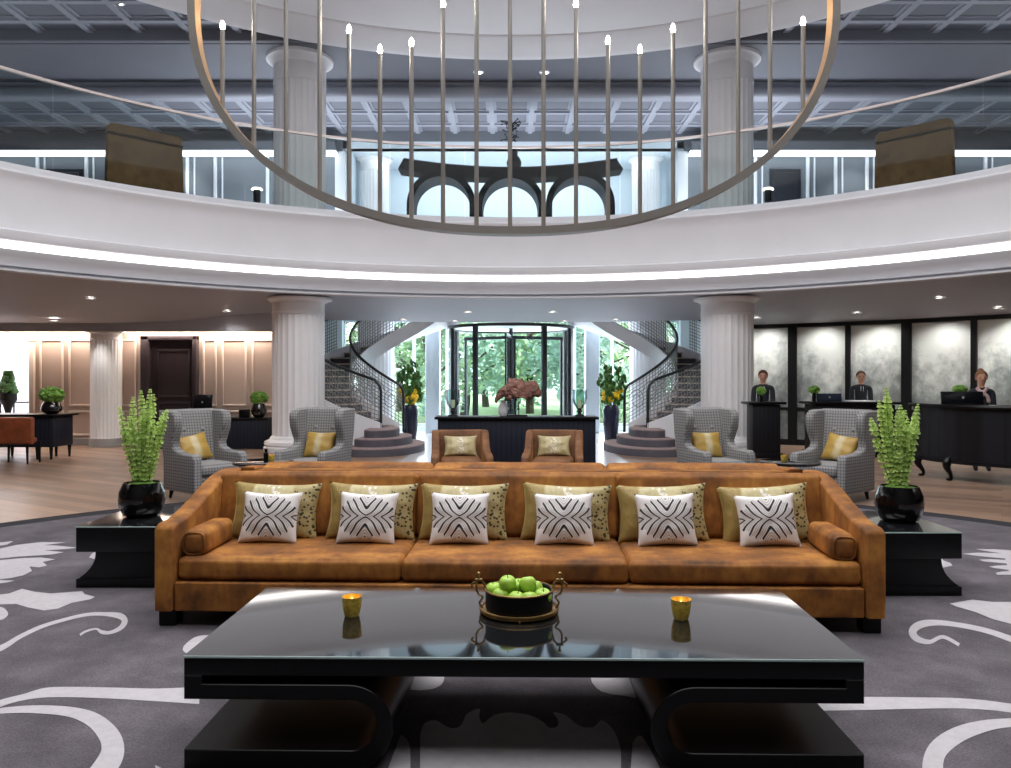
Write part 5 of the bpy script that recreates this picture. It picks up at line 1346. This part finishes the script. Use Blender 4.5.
b = MB(); b.box((0, 0, zz(403)), (1.1, .7, .04), .01); b.build('tabletop', 'skirt', ft)
for sx in (-1, 1):
    for sy in (-1, 1):
        b = MB(); b.cyl((sx*.45, sy*.28, 0), (sx*.45, sy*.28, zz(403)-.02), .022, n=8); b.build('leg', 'iron', ft)
# small posies on the reception desks
ball_plant('small green posy in a dark vase on the middle desk, left of the monitor', 814, 386, 393, 402, 15.95, zM, 5.5, 31, 'posies on the reception desks', True)
ball_plant('small green posy in a dark vase on the small desk beside the right column', 761, 387, 394, 402, 15.75, zS, 5, 32, 'posies on the reception desks', True)
ball_plant('small green posy in a dark vase on the curved desk, behind the monitor', 960, 386, 394, 404, 12.75, zD, 7, 33, 'posies on the reception desks', True)
# papers on middle desk
o = MB().box((0, 0, .012), (.5, .3, .024), .003).build('paper_stack', 'shirt', None, (at(860, 0, 16.2).x, 16.2, zM)); tag(o, 'stack of white papers on the middle reception desk before the man', 'papers')
# ================================================================ LIGHT
def area(name, loc, rot, sx, sy, power, col=(1, 1, 1), spread=180):
    l = bpy.data.lights.new(name, 'AREA'); l.shape = 'RECTANGLE'; l.size = sx; l.size_y = sy; l.energy = power; l.color = col; l.spread = R_(spread)
    o = bpy.data.objects.new(name, l); C.objects.link(o); o.location = loc; o.rotation_euler = rot; return o
def point(name, loc, power, col=(1, 1, 1), r=.1):
    l = bpy.data.lights.new(name, 'POINT'); l.energy = power; l.color = col; l.shadow_soft_size = r
    o = bpy.data.objects.new(name, l); C.objects.link(o); o.location = loc; return o
def spot(name, loc, power, angle=110, blend=.6, col=(1, .97, .92), r=.06, rot=(0, 0, 0)):
    l = bpy.data.lights.new(name, 'SPOT'); l.energy = power; l.color = col; l.shadow_soft_size = r; l.spot_size = R_(angle); l.spot_blend = blend
    o = bpy.data.objects.new(name, l); C.objects.link(o); o.location = loc; o.rotation_euler = rot; return o
# unseen fill panels, added in and above the atrium to brighten the room
area('atrium_fill', (CX, 7.6, 8.86), (0, 0, 0), 10, 6, 900, (.97, .985, 1))
area('front_fill', (CX, .2, 9.2), (0, 0, 0), 9, 4, 460, (.97, .985, 1))  # added frontal fill for surfaces facing the camera
area('disc_fill', (CX, 6.5, 6.9), (PI, 0, 0), 7, 5, 330, (.97, .98, 1))  # added panel in mid-air, facing up to brighten the white disc
for k, p in enumerate(DL): spot('downlight_and_fill', (p.x, p.y, p.z-.03), 36, 130, .8)
spot('downlight_and_fill', (at(100, 0, 18).x, 17.75, 2.72), 45, 100, .8)  # extra spot without a fitting, added to whiten the wall column
for x in (-13, -10, -7.5, 8, 10.5): spot('downlight_and_fill', (x, 15.2, 2.75), 40, 130, .8)
# washers over the mural and the left wall
for p in (765, 820, 877, 940, 1010, 1085):
    x, y = on_circle(p, RM-.55); a = math.atan2(y-CY, x-CX)
    spot('mural_washer', (x, y, 2.95), 70, 120, .9, (1, 1, .97), .08, (R_(18), 0, a-PI/2))
area('left_cove_wash', ((-17+XLE)/2, YL-.2, 2.66), (R_(12), 0, 0), 11, .2, 150, (1, .88, .76))
area('side_room_light', (-13.8, 21.2, 2.85), (0, 0, 0), 5, 3.5, 420, (.97, .98, 1))
area('alcove_light', (.15, 23.6, 8.15), (0, 0, 0), 8.5, 1.6, 130, (.88, .95, 1))
for x0, x1 in ((-17, AX0-.3), (AX1+.3, 17)): area('upper_cove_wash', ((x0+x1)/2, YB-.25, 8.05), (R_(10), 0, 0), x1-x0-.5, .2, 50, (.93, .97, 1))
for x in (-9.25, 9.9): spot('niche_washer', (x, YB-1.0, 8.2), 120, 70, .9, (.95, .98, 1), .1, (R_(28), 0, 0))
for x, y in ((-11, 13), (11, 13), (-6, 20.8), (6, 20.8), (0, 20.8)): area('gallery_fill', (x, y, 5.3), (PI, 0, 0), 4, 2, 80 if abs(x) > 8 else 200, (.85, .92, 1))  # upward panels added to lift the gallery ceiling, no such fittings
for bp in bulb_pos: point('bulb_light', (bp[0], bp[1]-.0, bp[2]+.1), 6, (1, .95, .86), .05)
# daylight outside and through the entrance
sun = bpy.data.lights.new('sun', 'SUN'); sun.energy = 8; sun.angle = R_(3); sun.color = (1, .97, .92); so_ = bpy.data.objects.new('sun', sun); C.objects.link(so_); so_.rotation_euler = (R_(48), R_(12), R_(20))
area('entrance_daylight', (.1, 23.7, 1.8), (R_(-90), 0, 0), 8, 3, 420, (.78, .88, 1))
w = bpy.data.worlds.new('World'); bpy.context.scene.world = w; w.use_nodes = True
bg = w.node_tree.nodes['Background']; bg.inputs[0].default_value = (.86, .94, 1, 1); bg.inputs[1].default_value = 3.4
# ================================================================ CAMERA
cam = bpy.data.cameras.new('Camera'); co = bpy.data.objects.new('Camera', cam); C.objects.link(co)
co.location = (0, 0, EYE); co.rotation_euler = (PI/2, 0, 0)
cam.sensor_width = 36; cam.sensor_fit = 'HORIZONTAL'; cam.lens = 36*FPX/1011
cam.shift_x = -(VX-505.5)/1011; cam.shift_y = -(384-VY)/1011
cam.clip_start = .05; cam.clip_end = 300
sc_ = bpy.context.scene; sc_.camera = co
sc_.view_settings.view_transform = 'Standard'; sc_.view_settings.look = 'None'; sc_.view_settings.exposure = 0.1; sc_.view_settings.gamma = 1; sc_.view_settings.use_curve_mapping = False
